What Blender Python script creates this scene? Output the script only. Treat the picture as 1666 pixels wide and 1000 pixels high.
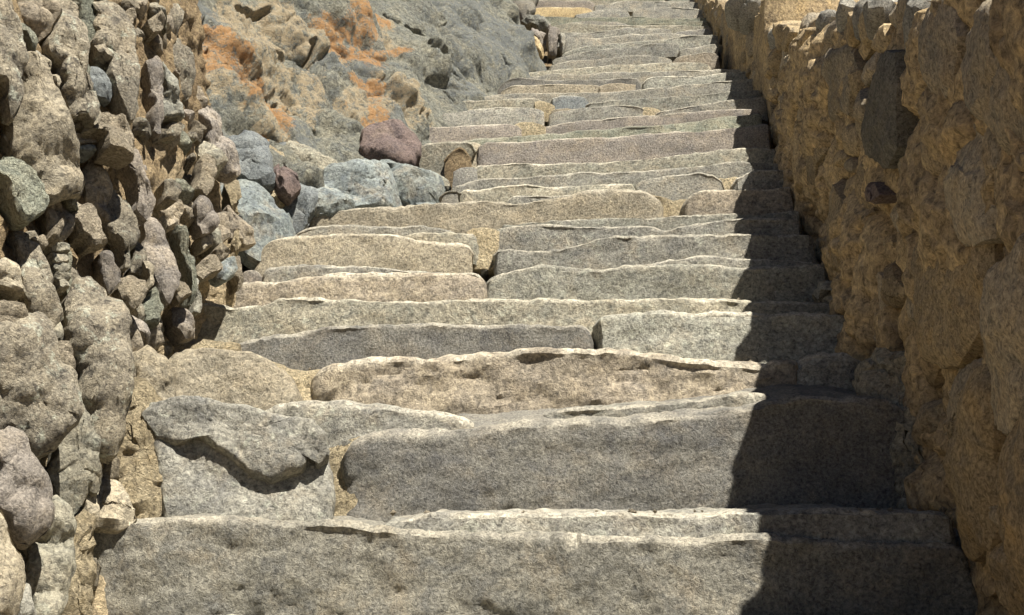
import bpy, math, random
import numpy as np
from mathutils import Vector, Matrix

for o in list(bpy.data.objects):
    bpy.data.objects.remove(o)
SC = bpy.context.scene
COL = SC.collection
random.seed(7)
RNG = np.random.RandomState(11)

# ------------------------------------------------------------------ camera
F = 1800.0                      # focal length in photograph pixels (1666 wide)
PITCH = math.radians(12.53)
CP, SP = math.cos(PITCH), math.sin(PITCH)
cam_d = bpy.data.cameras.new('camera')
cam_d.sensor_width = 36.0
cam_d.sensor_fit = 'HORIZONTAL'
cam_d.lens = 36.0 * F / 1666.0
cam_d.clip_start = 0.05
cam_d.clip_end = 900.0
cam = bpy.data.objects.new('camera', cam_d)
COL.objects.link(cam)
cam.location = (0, 0, 0)
cam.rotation_euler = (math.pi / 2 + PITCH, 0, 0)
SC.camera = cam

# ------------------------------------------------------------------ sun, sky, exposure
SUN = Vector((0.30, -0.40, 0.86)).normalized()
w = bpy.data.worlds.new('World')
SC.world = w
w.use_nodes = True
nt = w.node_tree
nt.nodes.clear()
wo = nt.nodes.new('ShaderNodeOutputWorld')
bg = nt.nodes.new('ShaderNodeBackground')
sky = nt.nodes.new('ShaderNodeTexSky')
sky.sky_type = 'NISHITA'
sky.sun_disc = False
sky.sun_elevation = math.asin(SUN.z)
sky.sun_rotation = math.atan2(SUN.x, SUN.y)
sky.altitude = 2800.0
sky.air_density = 0.5
sky.dust_density = 0.3
bg.inputs['Strength'].default_value = 0.05
nt.links.new(sky.outputs[0], bg.inputs[0])
nt.links.new(bg.outputs[0], wo.inputs[0])
sd = bpy.data.lights.new('sun', 'SUN')
sd.energy = 5.0
sd.angle = math.radians(0.5)
sd.color = (1.0, 0.96, 0.90)
so = bpy.data.objects.new('sun', sd)
COL.objects.link(so)
so.location = (4, -4, 9)
so.rotation_euler = SUN.to_track_quat('Z', 'Y').to_euler()
SC.view_settings.view_transform = 'Standard'
SC.view_settings.look = 'None'
SC.view_settings.exposure = 1.2
SC.view_settings.gamma = 1.0
SC.view_settings.use_curve_mapping = False

# ------------------------------------------------------------------ where photograph points lie in the place
def ray(u, v):
    x = (u - 833.0) / F
    k = (500.0 - v) / F
    return np.array([x, CP - k * SP, SP + k * CP])

T_SL = 0.682                     # rise over run of the flight
C_SL = -1.553                    # height of the line of step noses at y = 0
YAW = 0.13                       # the flight swings a little to the right

def depth_at(v):
    d = ray(0, v)
    return -C_SL / (T_SL - d[2] / d[1])

def nose_z(y):
    return T_SL * y + C_SL

def axis_x(y):
    return 0.02 + YAW * (y - 2.35)

def on_plane(u, v, p0, n):
    d = ray(u, v)
    return d * (np.dot(p0, n) / np.dot(d, n))

WALL_N = np.array([1.0, -0.1364, 0.2]); WALL_N /= np.linalg.norm(WALL_N)     # face of the rubble wall
WALL_P = np.array([-1.2406, 0.0, 0.0])
MUD_S = 0.138                                                             # face of the mud wall: x = .9 + .138 (y - 2.35)
MUD_N = np.array([-1.0, MUD_S, 0.0]); MUD_N /= np.linalg.norm(MUD_N)
MUD_P = np.array([0.9, 2.35, 0.0])
FAR_S = 0.103                                                             # and of its farther stretch
FAR_N = np.array([-1.0, FAR_S, 0.0]); FAR_N /= np.linalg.norm(FAR_N)
FAR_P = np.array([1.49, 6.3, 0.0])

# ------------------------------------------------------------------ noise (vectorised gradient noise)
_perm = np.random.RandomState(5).permutation(512).astype(np.int64)
_perm = np.concatenate([_perm, _perm, _perm])
_g = np.random.RandomState(6).normal(size=(512, 3)); _g /= np.linalg.norm(_g, axis=1)[:, None]

def perlin(p):
    i = np.floor(p).astype(np.int64)
    f = p - i
    i &= 511
    u = f * f * f * (f * (f * 6 - 15) + 10)
    out = 0
    for dx in (0, 1):
        wx = u[:, 0] if dx else 1 - u[:, 0]
        for dy in (0, 1):
            wy = u[:, 1] if dy else 1 - u[:, 1]
            for dz in (0, 1):
                wz = u[:, 2] if dz else 1 - u[:, 2]
                h = _perm[_perm[_perm[(i[:, 0] + dx) & 511] + ((i[:, 1] + dy) & 511)] % 512 + ((i[:, 2] + dz) & 511)] % 512
                g = _g[h]
                out = out + wx * wy * wz * (g[:, 0] * (f[:, 0] - dx) + g[:, 1] * (f[:, 1] - dy) + g[:, 2] * (f[:, 2] - dz))
    return out

def fbm(p, s, oct=3, gain=0.5):
    a, out, p = 1.0, 0, np.asarray(p) * s
    for k in range(oct):
        out = out + a * perlin(p + 17.3 * k)
        a *= gain
        p = p * 2.03
    return out

def ridged(p, s, oct=3):
    a, out, p = 1.0, 0, np.asarray(p) * s
    for k in range(oct):
        out = out + a * (1 - 2 * np.abs(perlin(p + 9.1 * k)))
        a *= 0.5
        p = p * 2.1
    return out

def broken_faces(Q2, n, seed, amp, tilt, want_idx=False, sharp=0.8):
    """Broken stone: the upper hull of many slightly tilted patches, so flat faces meet in crisp creases.
    Returns height, rough distance to the nearest crease and, on request, the patch number."""
    rs = np.random.RandomState(seed % 99991)
    lo, hi = Q2.min(axis=0), Q2.max(axis=0)
    sd_ = lo + rs.uniform(size=(n, 2)) * (hi - lo)
    h0 = rs.normal(0, amp, n); tl = rs.normal(0, tilt, (n, 2))
    r_ = math.sqrt(max(1e-9, float(np.prod(hi - lo))) / n)
    c_ = sharp * tilt / r_
    # score = h + t.(q - s) - c |q - s|^2, expanded so that it is one matrix product
    k0 = h0 - (sd_ * tl).sum(axis=1) - c_ * (sd_ ** 2).sum(axis=1)
    lin = (tl + 2 * c_ * sd_).T
    m_ = len(Q2)
    out = np.empty(m_); edge = np.empty(m_); idx = np.empty(m_, int)
    for k in range(0, m_, 6000):
        q_ = Q2[k:k + 6000]
        sc_ = q_ @ lin + k0
        j = sc_.argmax(axis=1)
        top = sc_[np.arange(len(q_)), j]
        sc_[np.arange(len(q_)), j] = -1e9
        out[k:k + 6000] = top - c_ * (q_ ** 2).sum(axis=1)
        edge[k:k + 6000] = (top - sc_.max(axis=1)) / (2 * c_ * r_ + tilt)
        idx[k:k + 6000] = j
    out -= out.mean()
    return (out, edge, idx) if want_idx else (out, edge)

# ------------------------------------------------------------------ materials
def srgb(c):
    return tuple((x / 255.0 / 12.92 if x / 255.0 <= 0.04045 else ((x / 255.0 + 0.055) / 1.055) ** 2.4) for x in c)

def stone_mat(name, a, b, c, dust=(0.36, 0.29, 0.19), dust_amt=0.3, grain=150.0, bump=0.5, rough=0.92, streak=1.0, lichen=0.0, worn_lit_c=(0.50, 0.455, 0.355)):
    """Weathered stone: two base tones in drifting patches, dusty stains, dark and pale crystals, pecked relief."""
    m = bpy.data.materials.new(name)
    m.use_nodes = True
    n, l = m.node_tree.nodes, m.node_tree.links
    bs = n['Principled BSDF']
    bs.inputs['Roughness'].default_value = rough
    bs.inputs['Specular IOR Level'].default_value = 0.18
    geo = n.new('ShaderNodeNewGeometry')
    info = n.new('ShaderNodeObjectInfo')
    off = n.new('ShaderNodeVectorMath'); off.operation = 'SCALE'
    cmb = n.new('ShaderNodeCombineXYZ')
    l.new(info.outputs['Random'], cmb.inputs[0]); l.new(info.outputs['Random'], cmb.inputs[1]); l.new(info.outputs['Random'], cmb.inputs[2])
    l.new(cmb.outputs[0], off.inputs[0]); off.inputs['Scale'].default_value = 37.0
    add = n.new('ShaderNodeVectorMath'); add.operation = 'ADD'
    l.new(geo.outputs['Position'], add.inputs[0]); l.new(off.outputs[0], add.inputs[1])
    pos = add.outputs[0]
    if streak != 1.0:
        mp = n.new('ShaderNodeMapping'); mp.inputs['Scale'].default_value = (1, 1, streak)
        l.new(pos, mp.inputs[0]); pos = mp.outputs[0]

    def noise(scale, detail=4.0, rough_=0.6, dist=0.0):
        t = n.new('ShaderNodeTexNoise')
        t.inputs['Scale'].default_value = scale
        t.inputs['Detail'].default_value = detail
        t.inputs['Roughness'].default_value = rough_
        t.inputs['Distortion'].default_value = dist
        l.new(pos, t.inputs['Vector'])
        return t.outputs['Fac']

    def ramp(fac, p0, p1, v0=0.0, v1=1.0):
        r = n.new('ShaderNodeMapRange')
        r.inputs['From Min'].default_value = p0; r.inputs['From Max'].default_value = p1
        r.inputs['To Min'].default_value = v0; r.inputs['To Max'].default_value = v1
        l.new(fac, r.inputs['Value'])
        return r.outputs[0]

    def mix(f, x, y, mode='MIX'):
        k = n.new('ShaderNodeMix'); k.data_type = 'RGBA'; k.blend_type = mode
        if isinstance(f, float): k.inputs[0].default_value = f
        else: l.new(f, k.inputs[0])
        for s, q in ((6, x), (7, y)):
            if isinstance(q, tuple): k.inputs[s].default_value = (*q, 1)
            else: l.new(q, k.inputs[s])
        return k.outputs[2]

    c1 = mix(ramp(noise(5.0, 5.0, 0.65, 0.6), 0.36, 0.62), a, b)
    c2 = mix(ramp(noise(17.0, 4.0, 0.6, 0.8), 0.48, 0.7), c1, c)
    c2 = mix(ramp(noise(2.6, 5.0, 0.7, 0.8), 0.50, 0.64, 0.0, 0.5), c2, tuple(0.68 * x for x in c))
    c3 = mix(ramp(noise(9.0, 6.0, 0.7, 0.4), 0.50, 0.66, 0.0, dust_amt), c2, dust)
    if lichen:
        c3 = mix(ramp(noise(26.0, 6.0, 0.7, 0.3), 0.56, 0.64, 0.0, lichen), c3, (0.42, 0.43, 0.34))
        c3 = mix(ramp(noise(31.0, 6.0, 0.7, 0.5), 0.57, 0.64, 0.0, lichen), c3, (0.055, 0.05, 0.045))
    wn = n.new('ShaderNodeAttribute'); wn.attribute_name = 'worn'
    c3 = mix(wn.outputs['Fac'], c3, worn_lit_c)  # pale tint: wear on the steps, and their sun-bright rim put into the colour
    fine = noise(grain * 0.8, 4.0, 0.8, 0.6)
    sp = mix(ramp(fine, 0.33, 0.67), (0.36, 0.36, 0.37), (1.72, 1.70, 1.64))
    c4 = mix(1.0, c3, sp, 'MULTIPLY')
    # each stone a little lighter or darker than the next
    hv = n.new('ShaderNodeHueSaturation')
    l.new(c4, hv.inputs['Color'])
    l.new(ramp(info.outputs['Random'], 0.0, 1.0, 0.82, 1.16), hv.inputs['Value'])
    l.new(hv.outputs[0], bs.inputs['Base Color'])
    # relief
    h1 = noise(75.0, 6.0, 0.75, 0.8 if streak == 1.0 else 0.0)
    mth = n.new('ShaderNodeMath'); mth.operation = 'MULTIPLY_ADD'
    l.new(fine, mth.inputs[0]); mth.inputs[1].default_value = 0.6; l.new(h1, mth.inputs[2])
    bp = n.new('ShaderNodeBump')
    bp.inputs['Strength'].default_value = bump
    bp.inputs['Distance'].default_value = 0.085
    l.new(mth.outputs[0], bp.inputs['Height'])
    l.new(bp.outputs[0], bs.inputs['Normal'])
    return m

M = {}
M['grey'] = stone_mat('grey_stone', (0.225, 0.217, 0.184), (0.275, 0.26, 0.212), (0.172, 0.168, 0.15), grain=120, lichen=0.35)
M['dgrey'] = stone_mat('dark_grey_stone', (0.16, 0.153, 0.135), (0.20, 0.19, 0.16), (0.125, 0.122, 0.114), dust_amt=0.2, grain=170)
M['step'] = stone_mat('worn_step_stone', (0.24, 0.228, 0.188), (0.285, 0.265, 0.21), (0.18, 0.175, 0.154), dust_amt=0.35, grain=140)
M['tan'] = stone_mat('tan_stone', (0.31, 0.27, 0.195), (0.265, 0.235, 0.175), (0.35, 0.30, 0.21), dust_amt=0.3, grain=110)
M['brown'] = stone_mat('brown_stone', (0.245, 0.21, 0.16), (0.295, 0.25, 0.18), (0.175, 0.155, 0.125), grain=85)
M['green'] = stone_mat('greenish_stone', (0.235, 0.232, 0.192), (0.275, 0.264, 0.212), (0.20, 0.196, 0.166), dust_amt=0.25, grain=100, lichen=0.35)
M['olive'] = stone_mat('olive_stone', (0.24, 0.225, 0.172), (0.29, 0.262, 0.195), (0.19, 0.185, 0.15), dust_amt=0.3, grain=95, lichen=0.35)
M['blue'] = stone_mat('blue_grey_slate', (0.20, 0.225, 0.215), (0.25, 0.265, 0.235), (0.155, 0.175, 0.18), dust_amt=0.4, grain=90)
M['slate'] = stone_mat('dark_blue_slate', (0.15, 0.165, 0.165), (0.18, 0.19, 0.18), (0.12, 0.13, 0.13), dust_amt=0.1)
M['purple'] = stone_mat('purple_grey_stone', (0.215, 0.192, 0.163), (0.252, 0.218, 0.175), (0.168, 0.153, 0.136), grain=160)
M['red'] = stone_mat('red_brown_stone', (0.125, 0.095, 0.085), (0.16, 0.12, 0.10), (0.10, 0.08, 0.075), dust_amt=0.12)
M['mottle'] = stone_mat('lichened_grey_stone', (0.262, 0.234, 0.178), (0.325, 0.283, 0.205), (0.16, 0.142, 0.112), lichen=0.75, bump=0.65)
M['pale'] = stone_mat('pale_weathered_stone', (0.42, 0.36, 0.26), (0.48, 0.41, 0.30), (0.34, 0.29, 0.21), dust=(0.5, 0.40, 0.25), bump=0.85)
M['palegreen'] = stone_mat('pale_green_stone', (0.33, 0.34, 0.26), (0.42, 0.40, 0.29), (0.24, 0.26, 0.21), lichen=0.5, bump=0.85)
M['yellow'] = stone_mat('yellow_stone', (0.47, 0.36, 0.19), (0.53, 0.42, 0.24), (0.38, 0.28, 0.15))
M['mortar'] = stone_mat('pale_mud_mortar', (0.56, 0.46, 0.29), (0.62, 0.52, 0.34), (0.47, 0.375, 0.225), dust=(0.66, 0.57, 0.39), bump=0.9, grain=110)
M['earth'] = stone_mat('brown_earth_fill', (0.36, 0.265, 0.15), (0.42, 0.315, 0.18), (0.26, 0.185, 0.105), bump=0.9, grain=90, worn_lit_c=(0.58, 0.465, 0.29))
M['mud'] = stone_mat('ochre_mud_render', (0.34, 0.255, 0.145), (0.44, 0.335, 0.19), (0.215, 0.168, 0.108), dust=(0.46, 0.33, 0.16), dust_amt=0.6, bump=0.4, grain=80, streak=0.8)
M['mudstone'] = stone_mat('mud_smeared_stone', (0.30, 0.235, 0.145), (0.37, 0.285, 0.165), (0.22, 0.18, 0.125), dust=(0.38, 0.265, 0.125), dust_amt=0.7, bump=0.4, streak=0.8)
M['mudgrey'] = stone_mat('grey_brown_stone', (0.28, 0.235, 0.17), (0.33, 0.27, 0.18), (0.20, 0.18, 0.14), dust=(0.32, 0.23, 0.12), dust_amt=0.5, bump=0.35, streak=0.8)
M['muddark'] = stone_mat('dark_wall_stone', (0.165, 0.155, 0.128), (0.205, 0.185, 0.145), (0.125, 0.118, 0.102), dust_amt=0.2)
M['cap'] = stone_mat('whitish_capping_stone', (0.46, 0.44, 0.38), (0.54, 0.51, 0.43), (0.36, 0.34, 0.29), dust=(0.5, 0.44, 0.33), bump=0.8)

def outcrop_mat():
    """Grey-green bedrock; rust and buff stains come from two mesh attributes."""
    m = stone_mat('bedrock', (0.225, 0.225, 0.185), (0.275, 0.265, 0.205), (0.175, 0.185, 0.17), dust=(0.36, 0.32, 0.22), dust_amt=0.35, grain=70, bump=0.8)
    n, l = m.node_tree.nodes, m.node_tree.links
    bs = n['Principled BSDF']
    src = bs.inputs['Base Color'].links[0].from_socket
    tex = n.new('ShaderNodeTexNoise'); tex.inputs['Scale'].default_value = 27; tex.inputs['Detail'].default_value = 8; tex.inputs['Roughness'].default_value = 0.86; tex.inputs['Distortion'].default_value = 0.6
    geo = n.new('ShaderNodeNewGeometry'); l.new(geo.outputs['Position'], tex.inputs['Vector'])
    for att, col, col2, k in (('slate', (0.175, 0.19, 0.185), (0.22, 0.23, 0.215), 0.8), ('buff', (0.62, 0.50, 0.31), (0.42, 0.33, 0.21), 0.95), ('rust', (0.46, 0.21, 0.07), (0.56, 0.36, 0.17), 0.92)):
        a = n.new('ShaderNodeAttribute'); a.attribute_name = att
        ad = n.new('ShaderNodeMath'); ad.operation = 'ADD'; l.new(a.outputs['Fac'], ad.inputs[0]); l.new(tex.outputs['Fac'], ad.inputs[1])
        r = n.new('ShaderNodeMapRange'); r.inputs['From Min'].default_value = 0.89; r.inputs['From Max'].default_value = 0.98; r.inputs['To Max'].default_value = k
        l.new(ad.outputs[0], r.inputs['Value'])
        cm = n.new('ShaderNodeMix'); cm.data_type = 'RGBA'; l.new(tex.outputs['Fac'], cm.inputs[0])
        t2 = n.new('ShaderNodeTexNoise'); t2.inputs['Scale'].default_value = 60; t2.inputs['Detail'].default_value = 4; l.new(geo.outputs['Position'], t2.inputs['Vector'])
        l.new(t2.outputs['Fac'], cm.inputs[0])
        cm.inputs[6].default_value = (*col, 1); cm.inputs[7].default_value = (*col2, 1)
        mx = n.new('ShaderNodeMix'); mx.data_type = 'RGBA'
        l.new(r.outputs[0], mx.inputs[0]); l.new(src, mx.inputs[6]); l.new(cm.outputs[2], mx.inputs[7])
        src = mx.outputs[2]
    l.new(src, bs.inputs['Base Color'])
    return m
M['bedrock'] = outcrop_mat()

# ------------------------------------------------------------------ objects
def empty(name, loc, label=None, cat=None, group=None):
    o = bpy.data.objects.new(name, None)
    o.empty_display_size = 0.2
    COL.objects.link(o)
    o.location = loc
    if label: o['label'] = label
    if cat: o['category'] = cat
    if group: o['group'] = group
    o['kind'] = 'thing'
    return o

def tag(o, label, cat, group=None):
    o['label'] = label; o['category'] = cat; o['kind'] = 'thing'
    if group: o['group'] = group
    return o

def sharpen(me, ang):
    try: me.set_sharp_from_angle(angle=math.radians(ang))
    except Exception: pass

def mesh_obj(name, V, faces, mat, parent=None, disp=None, sharp=None):
    """V: world points. disp(points, normals) -> points, run on the built mesh."""
    V = np.asarray(V, float)
    me = bpy.data.meshes.new(name)
    me.from_pydata(V.tolist(), [], faces)
    me.update()
    if disp is not None:
        N = np.empty(len(V) * 3); me.vertex_normals.foreach_get('vector', N); N = N.reshape(-1, 3)
        V = disp(V, N)
    org = V.mean(axis=0)
    base = np.array(parent.location) if parent is not None else np.zeros(3)
    me.vertices.foreach_set('co', (V - org).ravel())
    me.polygons.foreach_set('use_smooth', np.ones(len(me.polygons), bool))
    me.update()
    if sharp: sharpen(me, sharp)
    me.materials.append(mat)
    o = bpy.data.objects.new(name, me)
    COL.objects.link(o)
    if parent is not None:
        o.parent = parent
    o.location = org - base
    return o

def stone_disp(a=1.0, scale=1.0, aniso=(1, 1, 1), seed=0.0, rough=0.0, big=1.0):
    an = np.array(aniso, float)
    def f(V, N):
        P = V * an + seed
        d = big * (0.016 * fbm(P, 5 / scale, 2) + 0.0075 * fbm(P, 17 / scale, 2)) + 0.006 * fbm(P, 44 / scale, 3) + 0.004 * ridged(P, 23 / scale, 2)
        if rough:
                d = d + rough * 0.010 * ridged(P * np.array([0.6, 1, 2.2]), 9 / scale, 3)
        return V + N * (a * d)[:, None]
    return f

# ---- a slab of the stairs: riser face, rounded footworn nose, tread running back under the next step
def slab(parent, top, mat, hz=None, vd=None, back=None, r=0.022, lean=0.12, tilt=0.06, amp=1.0, rough=0.0, name='step_stone', sl=0.0, sr=0.0, endr=0.014, worn=None):
    """top: photograph points along the nose; sl/sr: how far the ends slope out towards the foot (px)."""
    top = np.array(top, float)
    um = 0.5 * (top[0, 0] + top[-1, 0])
    vm = np.interp(850 + (850 - np.mean(top[:, 1])) * 0.18, top[:, 0], top[:, 1]) if vd is None else vd
    d0 = depth_at(vm)
    xc = axis_x(d0)
    n = np.array([YAW, 1.0, 0.0])
    p0 = np.array([xc, d0, 0.0])
    P = np.array([on_plane(u, v, p0, n) for u, v in top])
    res = min(0.022, max(0.009, 0.0036 * d0))
    L = P[-1, 0] - P[0, 0]
    nc = max(8, int(L / res))
    X = np.linspace(P[0, 0], P[-1, 0], nc)
    Zt = np.interp(X, P[:, 0], P[:, 2])
    ker = np.array([1, 2, 3, 2, 1.0]); ker /= ker.sum()
    Zt = np.convolve(np.pad(Zt, 2, mode='edge'), ker, mode='valid')
    wob_ = np.stack([X, np.full(nc, d0 * 5.1), np.zeros(nc)], 1)
    Zt = Zt + min(1.0, 2.8 / d0) * (0.004 * fbm(wob_, 7, 2) + 0.0035 * fbm(wob_ + 3, 28, 2))
    Yb = d0 - YAW * (X - xc) + 0.012 * fbm(wob_ + 7, 6, 2)
    if hz is None: hz = max(0.16, 0.022 * d0 + 0.09)
    if back is None: back = 0.42
    e0, e1 = X - X[0], X[-1] - X
    rl = endr * (1 + 0.4 * np.sin(d0 * 31)); rr = endr * (1 + 0.4 * np.cos(d0 * 17))
    def rnd(e, R):
        q = np.clip(1 - e / R, 0, 1)
        return 1 - np.sqrt(np.clip(1 - q * q, 0, 1))
    push = rl * rnd(e0, rl) + rr * rnd(e1, rr)
    drop = 0.7 * push
    rv = r * (1 + 0.5 * perlin(np.stack([X * 7, np.full(nc, d0 * 3), X * 0], 1)) * 2)
    rv = np.clip(rv * 0.5, 0.004, 0.06)
    chip = np.clip(perlin(np.stack([X * 6.5, np.full(nc, d0 * 11.3), X * 0 + 3], 1)) * 2.2 - 0.45, 0, 1) * (0.6 + 0.4 * np.sign(perlin(np.stack([X * 40, np.full(nc, d0), X * 0], 1))))
    rv = rv + 0.035 * min(1.0, 2.8 / d0) * chip
    nz = max(4, int(hz / (res * 1.05)))
    rows = []
    for k in range(nz + 1):
        rows.append((0, k / nz))
    nb = 5
    for k in range(1, nb + 1):
        rows.append((1, k / nb))
    nt_ = 7
    for k in range(1, nt_ + 1):
        rows.append((2, k / nt_))
    m = len(rows)
    V = []
    kpx = d0 / F
    for i in range(nc):
        zt = Zt[i] - drop[i]; zb = Zt.min() - hz if hz > 0.3 else zt - hz
        rr_ = rv[i]
        y0 = Yb[i] + push[i]
        fx = (i / (nc - 1))
        for kind, t in rows:
            if kind == 0:
                z = zb + (zt - rr_ - zb) * t; y = y0 - lean * (zt - rr_ - z)
            elif kind == 1:
                a = t * math.pi / 2; z = zt - rr_ + rr_ * (0.45 * math.sin(a) + 0.55 * t); y = y0 + rr_ * (0.45 * (1 - math.cos(a)) + 0.55 * t)
            else:
                y = y0 + rr_ + (back - rr_) * t; z = zt + tilt * (y - y0 - rr_)
            dz = (zt - z)
            x = X[i]
            if sl and dz > 0: x -= sl * kpx * min(1, dz / hz) * (1 - fx) ** 2
            if sr and dz > 0: x += sr * kpx * min(1, dz / hz) * fx ** 2
            V.append((x, y, z))
        V.append((X[i], y0 + back, zb))
    m1 = m + 1
    faces = []
    for i in range(nc - 1):
        for j in range(m1):
            a = i * m1 + j; b = i * m1 + (j + 1) % m1
            faces.append((a, a + m1, b + m1, b))
    V.append(tuple(np.mean(V[:m1], axis=0))); c0 = len(V) - 1
    V.append(tuple(np.mean(V[(nc - 1) * m1:nc * m1], axis=0))); c1 = len(V) - 1
    for j in range(m1):
        jn = (j + 1) % m1
        faces.append((c0, j, jn)); faces.append((c1, (nc - 1) * m1 + jn, (nc - 1) * m1 + j))
    sc = min(1.0, 2.6 / d0) ** 0.5
    base_d = stone_disp(amp * sc, 1.0, (0.7, 1, 1.2), d0 * 3.7, rough, 0.5)
    prof = np.concatenate([[0], np.cumsum(np.abs(np.diff([k_ * 0.05 + (t_ * hz if k_ == 0 else (hz + (0.02 * t_ if k_ == 1 else 0.02 + back * t_))) for k_, t_ in rows])))])
    def split_d(Vq, Nq):
        sq = np.concatenate([np.tile(np.concatenate([prof, [0.0]]), nc), [0, 0]])
        q_ = np.stack([Vq[:, 0] + 0.015 * fbm(Vq, 12, 2), 1.5 * sq + 0.02 * fbm(Vq + 5, 9, 2)], 1)
        sdd = int(abs(d0 * 1000 + X[0] * 777))
        f1, e1_ = broken_faces(q_, max(6, int(L / 0.085 * 3)), sdd, 0.003, 0.10)
        f2, _e = broken_faces(q_, max(16, int(L / 0.035 * 8)), sdd + 5, 0.001, 0.12)
        ln = np.clip(fbm(Vq + 9, 3.5, 2) * 4 - 0.2, 0, 1)
        dd = (f1 * 0.2 + f2 * 0.55) * sc * (1.0 + rough) - 0.003 * sc * np.clip(1 - e1_ / 0.008, 0, 1) * ln
        return base_d(Vq, Nq) + Nq * np.clip(dd, -0.012 - 0.006 * rough, 0.008)[:, None]
    o = mesh_obj(name, V, faces, M[mat], parent, split_d, sharp=38)
    wr = np.array([0.0 if k_ == 0 and t_ < 0.999 else (min(1.0, 0.55 + t_) if k_ == 1 else (0.3 if k_ == 0 else max(0.25, 1.0 - t_ * 2))) for k_, t_ in rows] + [0.0])  # pale foot wear and dust that also paints the sunlit rim along the nose
    wr = np.concatenate([np.tile(wr, nc), [0, 0]])
    wr = np.clip(wr * (0.5 + 1.3 * fbm(np.array(V), 11, 3)), 0, 0.85) * (worn if worn is not None else 0.7)
    o.data.attributes.new('worn', 'FLOAT', 'POINT').data.foreach_set('value', wr)
    return o

# ---- a rock from its outline
def chaikin(P, it=1):
    for _ in range(it):
        Q = np.roll(P, -1, axis=0)
        P = np.stack([0.91 * P + 0.09 * Q, 0.09 * P + 0.91 * Q], 1).reshape(-1, P.shape[1])
    return P

def resample(P, n):
    Q = np.vstack([P, P[:1]])
    s = np.concatenate([[0], np.cumsum(np.linalg.norm(np.diff(Q, axis=0), axis=1))])
    t = np.linspace(0, s[-1], n, endpoint=False)
    return np.stack([np.interp(t, s, Q[:, k]) for k in range(Q.shape[1])], 1)

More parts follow.
